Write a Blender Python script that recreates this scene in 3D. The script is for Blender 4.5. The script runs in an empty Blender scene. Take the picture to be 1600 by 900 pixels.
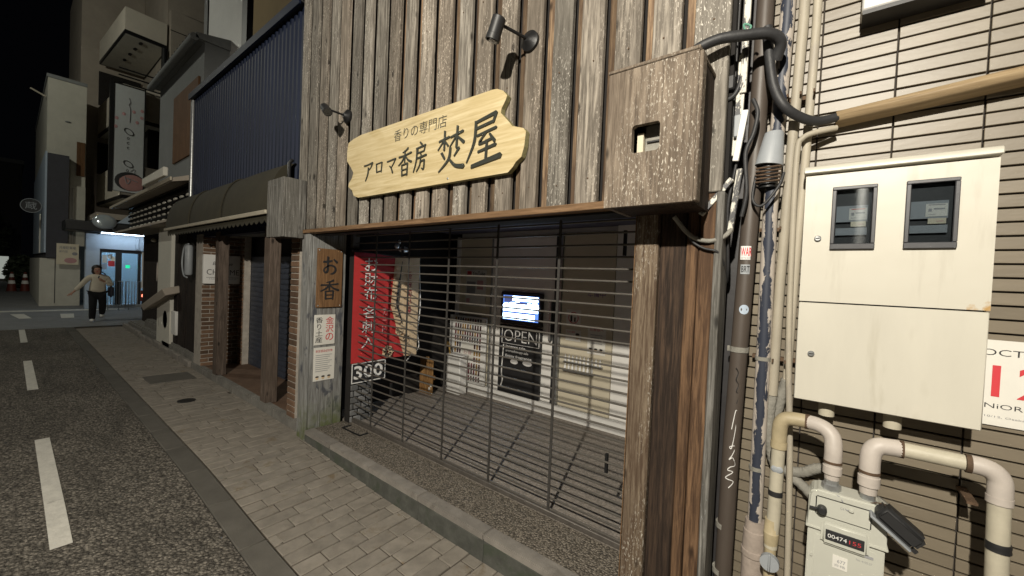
import bpy, bmesh, math, random
from mathutils import Vector, Matrix
random.seed(7)
S = bpy.context.scene
COL = S.collection
R = math.radians
# ------------------------------------------------------------------ camera, world, lamps' settings, exposure
cam = bpy.data.cameras.new("camera"); cam.lens = 36 * 622.5 / 1600; cam.sensor_width = 36
cam.clip_start = 0.05; cam.clip_end = 400
co = bpy.data.objects.new("camera", cam); COL.objects.link(co); S.camera = co
def cam_matrix(a, b, c, h):
    f = Vector((-math.sin(a)*math.cos(b), math.cos(a)*math.cos(b), -math.sin(b)))
    r = Vector((math.cos(a), math.sin(a), 0)); d = f.cross(r)
    r2 = math.cos(c)*r + math.sin(c)*d; d2 = math.cos(c)*d - math.sin(c)*r
    m = Matrix((r2, -d2, -f)).transposed().to_4x4(); m.translation = (0, 0, h); return m
co.matrix_world = cam_matrix(0.668435633, 2.10122636e-02, -4.31623325e-02, 1.65)
W = bpy.data.worlds.new("World"); S.world = W; W.use_nodes = True
bg = W.node_tree.nodes["Background"]; bg.inputs[0].default_value = (0.62, 0.68, 0.9, 1); bg.inputs[1].default_value = 0.0013
S.view_settings.view_transform = 'Standard'; S.view_settings.look = 'None'
S.view_settings.exposure = 0.0; S.view_settings.gamma = 1.0
NEAR_LAMP = (0.13, -2.2, 3.9); NEAR_POWER = 1430; NEAR_COL = (1.0, 0.93, 0.80)
FAR_FILL = (-15.5, -3.8, 9.0); FAR_POWER = 800; FAR_COL = (1.0, 0.94, 0.8)

# ------------------------------------------------------------------ mesh helpers
ORG = {}
class MB:
    def __init__(s): s.v = []; s.f = []
    def add(s, vs, fs):
        n = len(s.v); s.v += [tuple(v) for v in vs]; s.f += [tuple(i+n for i in f) for f in fs]; return s
    def box(s, x0, x1, y0, y1, z0, z1):
        vs = [(x, y, z) for z in (z0, z1) for y in (y0, y1) for x in (x0, x1)]
        return s.add(vs, [(0,2,3,1),(4,5,7,6),(0,1,5,4),(2,6,7,3),(0,4,6,2),(1,3,7,5)])
    def obox(s, c, ax, ay, az):            # centre + three half-axis vectors
        c = Vector(c); ax, ay, az = Vector(ax), Vector(ay), Vector(az)
        vs = [c + i*ax + j*ay + k*az for k in (-1,1) for j in (-1,1) for i in (-1,1)]
        return s.add(vs, [(0,2,3,1),(4,5,7,6),(0,1,5,4),(2,6,7,3),(0,4,6,2),(1,3,7,5)])
    def prism(s, pts, ext):
        n = len(pts); e = Vector(ext); a = [Vector(p) for p in pts]
        fs = [tuple(range(n)), tuple(range(2*n-1, n-1, -1))] + [(i, i+n, (i+1) % n + n, (i+1) % n) for i in range(n)]
        return s.add(a + [p+e for p in a], fs)
    def tube(s, path, r, n=10, cap=True):
        P = [Vector(p) for p in path]; k = len(P); rs = r if isinstance(r, (list, tuple)) else [r]*k
        vs = []; u = None
        for i in range(k):
            t = (P[min(i+1, k-1)] - P[max(i-1, 0)]).normalized()
            if u is None:
                u = t.cross(Vector((0.3, 0.5, 0.81)) if abs(t.z) < .9 else Vector((1, 0, 0))).normalized()
            u = (u - t*u.dot(t)).normalized(); w = t.cross(u)
            for j in range(n):
                a = 2*math.pi*j/n; vs.append(P[i] + rs[i]*(math.cos(a)*u + math.sin(a)*w))
        fs = [(i*n+j, i*n+(j+1) % n, (i+1)*n+(j+1) % n, (i+1)*n+j) for i in range(k-1) for j in range(n)]
        if cap: fs += [tuple(range(n-1, -1, -1)), tuple(range((k-1)*n, k*n))]
        return s.add(vs, fs)
    def cyl(s, p0, p1, r0, r1=None, n=16): return s.tube([p0, p1], [r0, r0 if r1 is None else r1], n)
    def ell(s, c, r, n=14, m=9):
        c = Vector(c); vs = [c + Vector((0, 0, -r[2]))]
        for i in range(1, m):
            p = -math.pi/2 + math.pi*i/m
            vs += [c + Vector((r[0]*math.cos(p)*math.cos(2*math.pi*j/n), r[1]*math.cos(p)*math.sin(2*math.pi*j/n), r[2]*math.sin(p))) for j in range(n)]
        vs.append(c + Vector((0, 0, r[2]))); L = len(vs)-1
        fs = [(0, 1+(j+1) % n, 1+j) for j in range(n)] + [(L, 1+(m-2)*n+j, 1+(m-2)*n+(j+1) % n) for j in range(n)]
        fs += [(1+i*n+j, 1+i*n+(j+1) % n, 1+(i+1)*n+(j+1) % n, 1+(i+1)*n+j) for i in range(m-2) for j in range(n)]
        return s.add(vs, fs)
    def quad(s, a, b, c, d): return s.add([a, b, c, d], [(0, 1, 2, 3)])
def smooth_path(P, k=6):
    P = [Vector(p) for p in P]; out = []
    for i in range(len(P)-1):
        p0, p1, p2, p3 = P[max(i-1, 0)], P[i], P[i+1], P[min(i+2, len(P)-1)]
        for j in range(k):
            t = j/k
            out.append(0.5*((2*p1) + (p2-p0)*t + (2*p0-5*p1+4*p2-p3)*t*t + (3*p1-p0-3*p2+p3)*t**3))
    return out + [P[-1]]
def make_mesh(name, mb, mat, org=(0, 0, 0), bevel=0.0, smooth=True, seg=1):
    me = bpy.data.meshes.new(name); o = Vector(org)
    me.from_pydata([Vector(v)-o for v in mb.v], [], mb.f)
    bm = bmesh.new(); bm.from_mesh(me); bmesh.ops.recalc_face_normals(bm, faces=bm.faces)
    if bevel: bmesh.ops.bevel(bm, geom=[e for e in bm.edges if len(e.link_faces) == 2 and e.calc_face_angle(0) > .6], offset=bevel, segments=seg, affect='EDGES', clamp_overlap=True)
    bm.to_mesh(me); bm.free()
    if smooth:
        me.shade_smooth(); me.set_sharp_from_angle(angle=R(38))
    if mat: me.materials.append(mat)
    return me
def tag(o, label=None, cat=None, group=None, kind=None):
    if label: o["label"] = label
    if cat: o["category"] = cat
    if group: o["group"] = group
    if kind: o["kind"] = kind
    return o
def P(name, mb, mat, parent=None, bevel=0.0, smooth=True, label=None, cat=None, group=None, kind=None, seg=1):
    """one mesh object; a top-level one gets its origin at the base of its bounds, a part sits in its thing's space"""
    if parent is None:
        xs, ys, zs = zip(*mb.v); org = Vector(((min(xs)+max(xs))/2, (min(ys)+max(ys))/2, min(zs)))
    else: org = ORG[parent.name]
    o = bpy.data.objects.new(name, make_mesh(name, mb, mat, org, bevel, smooth, seg)); COL.objects.link(o)
    if parent is None: o.location = org
    else: o.parent = parent
    ORG[o.name] = org
    return tag(o, label, cat, group, kind)
def thing(name, label, cat, loc, group=None):
    o = bpy.data.objects.new(name, None); COL.objects.link(o); o.location = loc; o.empty_display_size = .1
    ORG[o.name] = Vector(loc); return tag(o, label, cat, group)
def inst(name, me, parent, loc, rz=0.0, scale=(1, 1, 1)):
    o = bpy.data.objects.new(name, me); COL.objects.link(o); o.parent = parent
    o.location = Vector(loc) - ORG[parent.name]; o.rotation_euler = (0, 0, rz); o.scale = scale; ORG[o.name] = Vector(loc); return o
def dup(root, loc, label=None):
    r = root.copy(); COL.objects.link(r); r.location = loc
    if label: r["label"] = label
    for ch in list(root.children):
        c = ch.copy(); COL.objects.link(c); c.parent = r
        for g in list(ch.children):
            d = g.copy(); COL.objects.link(d); d.parent = c
    return r
# ------------------------------------------------------------------ flat lettering
def text_mesh(s, bold=0.0):
    cu = bpy.data.curves.new("lettering", 'FONT'); cu.body = s; cu.offset = bold; cu.resolution_u = 3; cu.space_line = 1.0
    ob = bpy.data.objects.new("lettering", cu); COL.objects.link(ob)
    dg = bpy.context.evaluated_depsgraph_get(); dg.update()
    me = bpy.data.meshes.new_from_object(ob.evaluated_get(dg)); bpy.data.objects.remove(ob)
    vs = [tuple(v.co) for v in me.vertices]; fs = [tuple(p.vertices) for p in me.polygons]
    bpy.data.meshes.remove(me); return vs, fs
def place2d(mb, vs, fs, o, ux, uz, w, h, keep=False, shear=0.0):
    """fit a flat outline into the w x h box whose lower left corner is o"""
    if not vs: return mb
    x0, x1 = min(v[0] for v in vs), max(v[0] for v in vs); y0, y1 = min(v[1] for v in vs), max(v[1] for v in vs)
    sx, sy = w/max(x1-x0, 1e-6), h/max(y1-y0, 1e-6); ox = oy = 0
    if keep: k = min(sx, sy); ox, oy = (w-k*(x1-x0))/2, (h-k*(y1-y0))/2; sx = sy = k
    o, ux, uz = Vector(o), Vector(ux), Vector(uz)
    return mb.add([o + ux*((v[0]-x0)*sx+ox+shear*(v[1]-y0)*sy) + uz*((v[1]-y0)*sy+oy) for v in vs], fs)
def lettering(parent, s, mat, o, ux, w, h, bold=0.0, keep=False, shear=0.0, name="lettering"):
    mb = MB(); vs, fs = text_mesh(s, bold); place2d(mb, vs, fs, o, ux, (0, 0, 1), w, h, keep, shear)
    return P(name, mb, mat, parent, smooth=False)
def column_text(parent, s, mat, o, ux, w, h, bold=0.0, gap=.12, name="lettering"):
    """characters stacked from the top; o = lower left corner of the whole column"""
    mb = MB(); n = len(s); ch = h/n; up = Vector((0, 0, 1))
    for i, c in enumerate(s):
        vs, fs = text_mesh(c, bold)
        if c in "・": continue
        place2d(mb, vs, fs, Vector(o)+up*(h-(i+1)*ch+ch*gap/2), ux, up, w, ch*(1-gap), c in "一のりー")
    return P(name, mb, mat, parent, smooth=False)
BR = {
 'ア': [[(.05,.84,.07),(.5,.87,.05),(.93,.92,.07)],[(.93,.92,.07),(.8,.72,.05),(.6,.56,.02)],[(.5,.7,.08),(.45,.36,.07),(.22,.0,.03)]],
 'ロ': [[(.14,.8,.07),(.2,.12,.06)],[(.14,.78,.05),(.88,.84,.06)],[(.88,.84,.07),(.8,.1,.06)],[(.18,.16,.05),(.8,.2,.05)]],
 'マ': [[(.04,.8,.06),(.95,.88,.07)],[(.95,.88,.08),(.75,.62,.05),(.46,.36,.03)],[(.33,.52,.05),(.55,.3,.07),(.66,.08,.08)]],
 '香': [[(.72,1.0,.07),(.55,.93,.05),(.32,.88,.02)],[(.04,.74,.06),(.5,.76,.04),(.98,.82,.06)],[(.5,.94,.05),(.49,.5,.05)],[(.47,.74,.05),(.3,.56,.06),(.02,.42,.03)],[(.53,.74,.04),(.72,.58,.06),(1.0,.48,.08)],[(.28,.42,.05),(.31,.0,.05)],[(.28,.41,.04),(.72,.45,.05)],[(.72,.45,.06),(.69,.0,.05)],[(.31,.22,.035),(.69,.24,.035)],[(.31,.03,.04),(.69,.05,.04)]],
 '房': [[(.48,1.04,.06),(.62,.95,.07)],[(.2,.84,.05),(.9,.9,.06)],[(.3,.86,.05),(.32,.66,.05)],[(.86,.88,.06),(.8,.7,.05)],[(.32,.67,.04),(.8,.7,.04)],[(.25,.84,.06),(.22,.4,.06),(.02,.0,.03)],[(.55,.62,.05),(.6,.53,.05)],[(.3,.48,.05),(.98,.54,.06)],[(.56,.5,.05),(.5,.22,.05),(.26,.0,.03)],[(.56,.34,.04),(.84,.38,.05)],[(.84,.38,.06),(.8,.06,.06),(.64,.1,.03)]],
 '焚': [[(.06,.76,.05),(.46,.82,.06)],[(.28,1.0,.06),(.27,.5,.06)],[(.26,.76,.05),(.02,.54,.03)],[(.29,.74,.04),(.42,.6,.06)],[(.52,.8,.05),(.98,.88,.07)],[(.77,1.04,.07),(.75,.5,.07)],[(.74,.8,.05),(.5,.56,.03)],[(.78,.78,.05),(1.02,.6,.09)],[(.18,.44,.08),(.3,.28,.06)],[(.86,.48,.07),(.68,.3,.04)],[(.52,.54,.07),(.46,.24,.08),(.08,-.04,.03)],[(.48,.26,.05),(.72,.06,.09),(1.04,.0,.12)]],
 '屋': [[(.22,.9,.06),(.88,1.0,.08)],[(.88,1.0,.09),(.8,.82,.06)],[(.24,.77,.06),(.82,.84,.06)],[(.24,.92,.08),(.2,.5,.08),(-.04,.1,.03)],[(.3,.62,.05),(.9,.7,.06)],[(.58,.64,.05),(.36,.44,.05),(.8,.5,.06)],[(.7,.6,.05),(.86,.44,.08)],[(.34,.28,.05),(.9,.36,.07)],[(.62,.48,.07),(.6,.06,.07)],[(.14,.0,.08),(1.06,.12,.12)]],
 'お': [[(.06,.7,.06),(.35,.72,.07),(.62,.78,.05)],[(.36,.98,.08),(.35,.55,.07),(.33,.2,.08),(.2,.12,.06),(.1,.22,.05),(.16,.36,.04),(.5,.52,.05),(.8,.44,.07),(.86,.24,.08),(.7,.08,.06),(.52,.04,.02)],[(.74,.86,.05),(.95,.7,.09)]],
}
def brush(mb, ch, o, ux, w, h, bold=1.0, lift=(0, -.006, 0)):
    """a hand-brushed character as thin raised strokes"""
    o, ux, up, lf = Vector(o), Vector(ux), Vector((0, 0, 1)), Vector(lift)
    for i, st in enumerate(BR[ch]):
        pts = [Vector((x, y, 0)) for x, y, _ in st]; ws = [q*bold for _, _, q in st]
        if len(pts) > 2:
            pp = smooth_path(pts, 4); wk = []
            for a in range(len(ws)-1): wk += [ws[a]+(ws[a+1]-ws[a])*t/4 for t in range(4)]
            ws = wk+[ws[-1]]; pts = pp
        L, Rr = [], []
        for k, p in enumerate(pts):
            t = (pts[min(k+1, len(pts)-1)]-pts[max(k-1, 0)]).normalized(); nn = Vector((-t.y, t.x, 0))
            if k == 0: p = p - t*ws[0]*.3
            L.append(p+nn*ws[k]*.5); Rr.append(p-nn*ws[k]*.5)
            if k == 0: L[0] += t*ws[0]*.25
        t = (pts[-1]-pts[-2]).normalized(); tip = pts[-1]+t*ws[-1]*.4
        poly = L+[tip]+Rr[::-1]
        mb.prism([o + ux*(q.x*w) + up*(q.y*h) + lf*(i*.02) for q in poly], lf)
    return mb
# ------------------------------------------------------------------ materials
def lk(nt, a, b): nt.links.new(a, b)
def base_mat(name, rough=.7, metal=0.0, spec=.5):
    m = bpy.data.materials.new(name); m.use_nodes = True; nt = m.node_tree; b = nt.nodes["Principled BSDF"]
    b.inputs["Roughness"].default_value = rough; b.inputs["Metallic"].default_value = metal
    b.inputs["Specular IOR Level"].default_value = spec
    return m, nt, b
def N(nt, t, **k):
    n = nt.nodes.new(t)
    for a, v in k.items(): setattr(n, a, v)
    return n
def coords(nt, sc=(1, 1, 1), rnd=True):
    g = N(nt, "ShaderNodeNewGeometry"); mp = N(nt, "ShaderNodeVectorMath", operation='MULTIPLY'); mp.inputs[1].default_value = sc
    lk(nt, g.outputs["Position"], mp.inputs[0]); out = mp.outputs[0]
    if rnd:
        oi = N(nt, "ShaderNodeObjectInfo"); ml = N(nt, "ShaderNodeMath", operation='MULTIPLY'); ml.inputs[1].default_value = 57
        lk(nt, oi.outputs["Random"], ml.inputs[0]); ad = N(nt, "ShaderNodeVectorMath", operation='ADD')
        lk(nt, out, ad.inputs[0]); lk(nt, ml.outputs[0], ad.inputs[1]); out = ad.outputs[0]
    return out
def noise(nt, vec, scale, detail=4, rough=.6, dist=0.0):
    n = N(nt, "ShaderNodeTexNoise"); n.inputs["Scale"].default_value = scale; n.inputs["Detail"].default_value = detail
    n.inputs["Roughness"].default_value = rough; n.inputs["Distortion"].default_value = dist; lk(nt, vec, n.inputs["Vector"]); return n.outputs["Fac"]
def ramp(nt, fac, stops):
    r = N(nt, "ShaderNodeValToRGB"); e = r.color_ramp.elements
    while len(e) < len(stops): e.new(.5)
    for q, (p, c) in zip(e, stops): q.position = p; q.color = (*c, 1) if not isinstance(c, (int, float)) else (c, c, c, 1)
    lk(nt, fac, r.inputs[0]); return r.outputs[0]
def mix(nt, fac, a, b, mode='MIX'):
    m = N(nt, "ShaderNodeMix", data_type='RGBA', blend_type=mode)
    for s, v in ((0, fac), (6, a), (7, b)):
        if isinstance(v, (int, float)): m.inputs[s].default_value = v
        elif isinstance(v, tuple): m.inputs[s].default_value = (*v, 1)
        else: lk(nt, v, m.inputs[s])
    return m.outputs[2]
def rand_tone(nt, lo, hi):
    oi = N(nt, "ShaderNodeObjectInfo"); mr = N(nt, "ShaderNodeMapRange"); mr.inputs[3].default_value = lo; mr.inputs[4].default_value = hi
    lk(nt, oi.outputs["Random"], mr.inputs[0]); return mr.outputs[0]
def bump(nt, b, h, st, d=.02):
    n = N(nt, "ShaderNodeBump"); n.inputs["Strength"].default_value = st; n.inputs["Distance"].default_value = d
    lk(nt, h, n.inputs["Height"]); lk(nt, n.outputs[0], b.inputs["Normal"])
def dark(c, k): return tuple(x*k for x in c)
def M(name, c, rough=.6, metal=0.0, var=.25, sc=9.0, bp=.12, spec=.5, rnd=(.9, 1.1), stain=None, grain=45, stretch=(1, 1, 1)):
    """worn plain surface: soft mottling, fine grain, a little relief"""
    m, nt, b = base_mat(name, rough, metal, spec); v = coords(nt, stretch)
    col = ramp(nt, noise(nt, v, sc, 5, .65), [(.3, dark(c, 1-var)), (.7, dark(c, 1+var*.5))])
    if stain:
        col = mix(nt, ramp(nt, noise(nt, v, sc*.45, 6, .7, .6), [(stain[1], 0.0), (stain[1]+.1, 1.0)]), col, stain[0])
    col = mix(nt, 1.0, col, rand_tone(nt, *rnd), 'MULTIPLY') if rnd else col
    lk(nt, col, b.inputs["Base Color"])
    if bp: bump(nt, b, noise(nt, v, grain, 3), bp, .01)
    return m
def wood(name, lo, hi, flake=None, axis=2, tone=(.75, 1.2), rough=.8, fl=.6, knots=True, bp=.55, gs=75.0, fs=150, warm=0.0):
    m, nt, b = base_mat(name, rough, 0, .25)
    st = [1, 1, 1]; st[axis] = .055; v = coords(nt, st)
    st2 = [1, 1, 1]; st2[axis] = .25; v2 = coords(nt, st2); v0 = coords(nt)
    g = noise(nt, v, gs, 6, .7, .3)
    col = ramp(nt, g, [(.26, dark(lo, .6)), (.43, lo), (.6, hi), (.8, dark(hi, 1.22))])
    col = mix(nt, ramp(nt, noise(nt, v2, 7, 4), [(.35, .7), (.62, 0.0)]), col, lo)
    if knots:
        w = N(nt, "ShaderNodeTexVoronoi"); w.inputs["Scale"].default_value = 8.5; st3 = [1, 1, 1]; st3[axis] = .45
        lk(nt, coords(nt, st3), w.inputs["Vector"])
        col = mix(nt, ramp(nt, w.outputs["Distance"], [(.07, .95), (.15, 0.0)]), col, dark(lo, .3))
    h = g
    if flake:
        msk = noise(nt, v2, 5.5, 3); st4 = [1, 1, 1]; st4[axis] = .28
        fz = noise(nt, coords(nt, st4), fs, 4, .65, .4)
        f = mix(nt, 1.0, ramp(nt, fz, [(fl, 0.0), (fl+.035, 1.0)]), ramp(nt, msk, [(.42, 0.0), (.6, 1.0)]), 'MULTIPLY')
        col = mix(nt, f, col, flake); h = mix(nt, .35, g, f)
    col = mix(nt, 1.0, col, rand_tone(nt, *tone), 'MULTIPLY')
    if warm:
        sn = N(nt, "ShaderNodeMath", operation='MULTIPLY'); sn.inputs[1].default_value = 91.7; oi = N(nt, "ShaderNodeObjectInfo"); lk(nt, oi.outputs["Random"], sn.inputs[0])
        fr = N(nt, "ShaderNodeMath", operation='FRACT'); lk(nt, sn.outputs[0], fr.inputs[0])
        col = mix(nt, ramp(nt, fr.outputs[0], [(.35, 0.0), (.9, warm)]), col, mix(nt, 1.0, col, (1.12, .8, .55), 'MULTIPLY'))
    lk(nt, col, b.inputs["Base Color"]); bump(nt, b, h, bp, .006); return m
def emit(name, c, s):
    m, nt, b = base_mat(name); b.inputs["Base Color"].default_value = (*dark(c, .5), 1)
    b.inputs["Emission Color"].default_value = (*c, 1); b.inputs["Emission Strength"].default_value = s; return m
def glass(name, tint=(.9, .95, .95), rough=.02, alpha=.25):
    m, nt, b = base_mat(name, rough); tr = N(nt, "ShaderNodeBsdfTransparent"); tr.inputs[0].default_value = (*tint, 1)
    gl = N(nt, "ShaderNodeBsdfGlossy"); gl.inputs["Roughness"].default_value = rough; ms = N(nt, "ShaderNodeMixShader")
    fr = N(nt, "ShaderNodeFresnel"); ad = N(nt, "ShaderNodeMath", operation='ADD'); ad.inputs[1].default_value = alpha*.2; lk(nt, fr.outputs[0], ad.inputs[0])
    lk(nt, ad.outputs[0], ms.inputs[0]); lk(nt, tr.outputs[0], ms.inputs[1]); lk(nt, gl.outputs[0], ms.inputs[2])
    lk(nt, ms.outputs[0], nt.nodes["Material Output"].inputs[0]); return m

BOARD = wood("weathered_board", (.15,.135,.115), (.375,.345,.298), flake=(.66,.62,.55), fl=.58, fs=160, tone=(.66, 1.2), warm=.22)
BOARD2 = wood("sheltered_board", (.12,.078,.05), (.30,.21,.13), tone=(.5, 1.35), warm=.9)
BOX = wood("box_board", (.12,.093,.07), (.265,.215,.165), flake=(.58,.53,.45), fl=.578, tone=(.95, 1.05), fs=170)
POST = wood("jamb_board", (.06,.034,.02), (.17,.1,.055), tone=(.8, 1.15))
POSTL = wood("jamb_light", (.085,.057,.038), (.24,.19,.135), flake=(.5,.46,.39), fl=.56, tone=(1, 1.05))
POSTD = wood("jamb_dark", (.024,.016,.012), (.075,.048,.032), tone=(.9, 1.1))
GREYW = wood("grey_board", (.10,.095,.085), (.27,.26,.24), tone=(.85, 1.1), flake=(.4,.42,.42), fl=.64)
BEAMW = wood("beam_wood", (.15,.088,.046), (.26,.16,.088), axis=0, tone=(1, 1), knots=False)
PLAQ = wood("plaque_wood", (.14,.075,.035), (.27,.15,.07), tone=(1, 1), knots=False, bp=.2)
PORCHW = wood("porch_post_wood", (.08,.06,.047), (.17,.13,.105), tone=(.9, 1.05))
DARKW = wood("dark_timber", (.012,.009,.008), (.045,.032,.025))
SIGNW = wood("sign_wood", (.54,.43,.23), (.69,.58,.36), axis=0, tone=(1, 1), rough=.38, knots=False, bp=.05, gs=38)
SIGNE = wood("sign_edge", (.26,.24,.12), (.34,.3,.16), axis=0, tone=(1, 1), knots=False, bp=.1)
BACK = M("dark_backing", (.012,.01,.009), .9, bp=0)
INK = M("sign_ink", (.035,.038,.03), .45, var=.1, bp=0)
BLACK = M("black_metal", (.018,.018,.019), .45, .3, var=.2)
BLACKP = M("black_plastic", (.02,.02,.021), .5, var=.15, bp=.05)
RUBBER = M("cable_rubber", (.03,.03,.032), .55, var=.3, bp=.15)
GATED = M("gate_strap", (.075,.07,.065), .5, .35, var=.25, sc=30, bp=.1)
GATEM = M("gate_steel", (.135,.123,.108), .5, .35, var=.25, sc=30, bp=.1)
SILL = M("track_steel", (.14,.125,.11), .55, .4, var=.3, sc=20)
CONC = M("concrete", (.2,.19,.17), .9, var=.3, sc=7, bp=.35, grain=160, stain=((.14,.13,.11), .58))
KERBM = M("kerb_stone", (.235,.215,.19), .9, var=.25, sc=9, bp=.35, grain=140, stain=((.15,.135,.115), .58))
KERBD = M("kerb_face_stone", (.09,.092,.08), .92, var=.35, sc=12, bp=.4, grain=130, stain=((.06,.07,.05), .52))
GUTM = M("gutter_concrete", (.105,.097,.083), .92, var=.2, sc=5, bp=.3, grain=150, stain=((.09,.085,.07), .6))
PAVE = M("paver", (.255,.228,.192), .9, var=.25, sc=10, bp=.4, grain=170, rnd=(.9, 1.07), stain=((.18,.14,.09), .6))
JOINT = M("paver_joint", (.06,.048,.035), .95, bp=.3)
TILE = M("border_tile", (.195,.164,.12), .42, var=.1, sc=14, bp=.06, rnd=(.9, 1.08), stretch=(.4, 1, 1.6))
GROUT = M("tile_grout", (.045,.038,.033), .95, bp=.2)
CREAM = M("cabinet_paint", (.58,.553,.475), .4, var=.07, sc=6, bp=.12, grain=5, rnd=None, stretch=(1, 1, .25), stain=((.45,.42,.34), .58))
CONDM = M("conduit_weathered", (.4,.36,.285), .6, var=.15, sc=9, bp=.1, stain=((.3,.27,.23), .58), stretch=(1, 1, .4))
CREAMP = M("pipe_cream", (.5,.46,.36), .5, var=.16, sc=9, bp=.08, rnd=(.92, 1.04), stain=((.4,.3,.17), .66))
PINKP = M("pipe_pinkish", (.49,.44,.395), .5, var=.1, sc=14, bp=.1, rnd=(.96, 1.03))
TANP = M("pipe_tan", (.42,.35,.22), .55, var=.2, sc=20, bp=.15)
METERP = M("meter_paint", (.5,.5,.44), .35, var=.05, sc=6, bp=.03, rnd=None)
BROWNP = M("downpipe_brown", (.085,.068,.056), .5, var=.18, sc=5, bp=.06, stretch=(1, 1, .3))
GREYP = M("grey_plastic", (.3,.32,.34), .5, var=.08, bp=.03)
GALV = M("galvanised", (.42,.43,.43), .35, .7, var=.25, sc=30)
RUST = M("rusty_band", (.12,.075,.045), .8, .3, var=.4, sc=40, bp=.4)
HOSE = M("hose_grey", (.25,.24,.21), .8, var=.25, sc=25, bp=.5, grain=70)
WHITE = M("white_paint", (.78,.77,.74), .55, var=.06, sc=4, bp=.04)
WPANEL = M("white_panel", (.84,.82,.78), .45, var=.06, sc=3, bp=.02)
BPANEL = M("beige_panel", (.62,.56,.43), .5, var=.06, sc=3, bp=.02)
GPANEL = M("grey_panel", (.42,.42,.42), .5, var=.06, sc=3, bp=.02)
PAPER = M("paper_white", (.74,.72,.66), .7, var=.05, sc=8, bp=.03, rnd=(.95, 1.0))
PAPERC = M("paper_cream", (.7,.63,.48), .7, var=.06, sc=8, bp=.03)
RED = M("ink_red", (.55,.04,.05), .7, var=.1, bp=0)
REDC = M("banner_red", (.44,.026,.026), .75, var=.12, sc=5, bp=.1)
DARKRED = M("banner_maroon", (.3,.02,.035), .75, var=.12, sc=5, bp=.1)
CLOTH = M("banner_cream", (.66,.5,.32), .8, var=.08, sc=6, bp=.1)
INKB = M("print_black", (.02,.02,.022), .6, var=.1, bp=0)
INKG = M("print_grey", (.3,.3,.31), .6, var=.1, bp=0)
PINKINK = M("print_pink", (.55,.3,.3), .7, var=.1, bp=0)
PURPLE = M("print_purple", (.22,.13,.3), .7, var=.1, bp=0)
WINK = M("print_white", (.78,.77,.75), .6, var=.04, bp=0)
BRICK = M("brick_brown", (.17,.1,.06), .85, var=.3, sc=16, bp=.35, rnd=(.5, 1.25), grain=90)
MORTAR = M("mortar", (.42,.38,.33), .95, bp=.3)
BRICK2 = M("grey_stone_brick", (.2,.2,.2), .85, var=.3, sc=16, bp=.35, rnd=(.55, 1.25), grain=90)
NAVY = M("navy_cladding", (.008,.0135,.034), .6, 0, var=.15, sc=3, bp=.03, spec=.2)
NAVYD = M("navy_shutter", (.06,.072,.1), .5, .2, var=.3, sc=8, bp=.1)
AWN = M("awning_fabric", (.034,.029,.016), .85, var=.25, sc=4, bp=.2, stain=((.012,.01,.006), .62))
ALU = M("awning_bar", (.55,.5,.4), .45, .3, var=.15)
PFLOOR = M("porch_floor", (.14,.085,.055), .8, var=.3, sc=6, bp=.2)
DKWALL = M("night_wall", (.03,.03,.032), .8, var=.2, bp=.1)
CEIL = M("ceiling_blue_grey", (.1,.1,.15), .8, var=.1, bp=.05)
STUCCO = M("stucco_cream", (.5,.485,.42), .85, var=.12, sc=2, bp=.15, stain=((.38,.36,.31), .6))
STUCCOG = M("stucco_grey", (.2,.21,.21), .85, var=.12, sc=2, bp=.15)
STUCCOB = M("stucco_beige", (.4,.35,.29), .85, var=.14, sc=1.5, bp=.15)
SOFFIT = M("soffit_white", (.62,.6,.53), .8, var=.05, sc=2, bp=.05)
SLATE = M("slate_panel", (.05,.05,.06), .8, var=.15, sc=3, bp=.1)
ORANGEW = wood("orange_board", (.1,.05,.022), (.17,.088,.04), tone=(.9, 1.1), knots=False)
TANWALL = M("tan_wall", (.36,.26,.13), .8, var=.08, sc=2, bp=.05)
SHOPF = M("shop_front_blue", (.42,.5,.6), .6, var=.06, bp=.03)
SKIN = M("skin", (.42,.24,.17), .6, var=.06, bp=0)
BLOUSE = M("blouse_cloth", (.6,.55,.44), .85, var=.1, sc=12, bp=.2)
TROUS = M("black_trousers", (.006,.006,.007), .95, var=.15, bp=.1)
HAIR = M("dark_hair", (.02,.014,.01), .55, var=.2, bp=.2)
BAGM = M("navy_bag", (.015,.017,.03), .6, var=.1, bp=.1)
LEAF = M("night_leaves", (.04,.055,.025), .7, var=.4, sc=12, bp=0)
BARK = M("bark", (.08,.06,.045), .9, var=.3, bp=.4)
CONEO = M("cone_red", (.12,.02,.01), .6, var=.1, bp=0)
GOLD = M("cane_gold", (.5,.32,.1), .4, .2, var=.15)
BASKET = wood("rack_wood", (.22,.11,.04), (.42,.25,.1), tone=(.9, 1.1), knots=False)
WALLP = M("line_paint", (.62,.6,.54), .75, var=.18, sc=14, bp=.3, stain=((.2,.19,.17), .63))
GLASS = glass("window_glass")
LENS = glass("meter_window", (.75, .78, .8), .04, .5)
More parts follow.
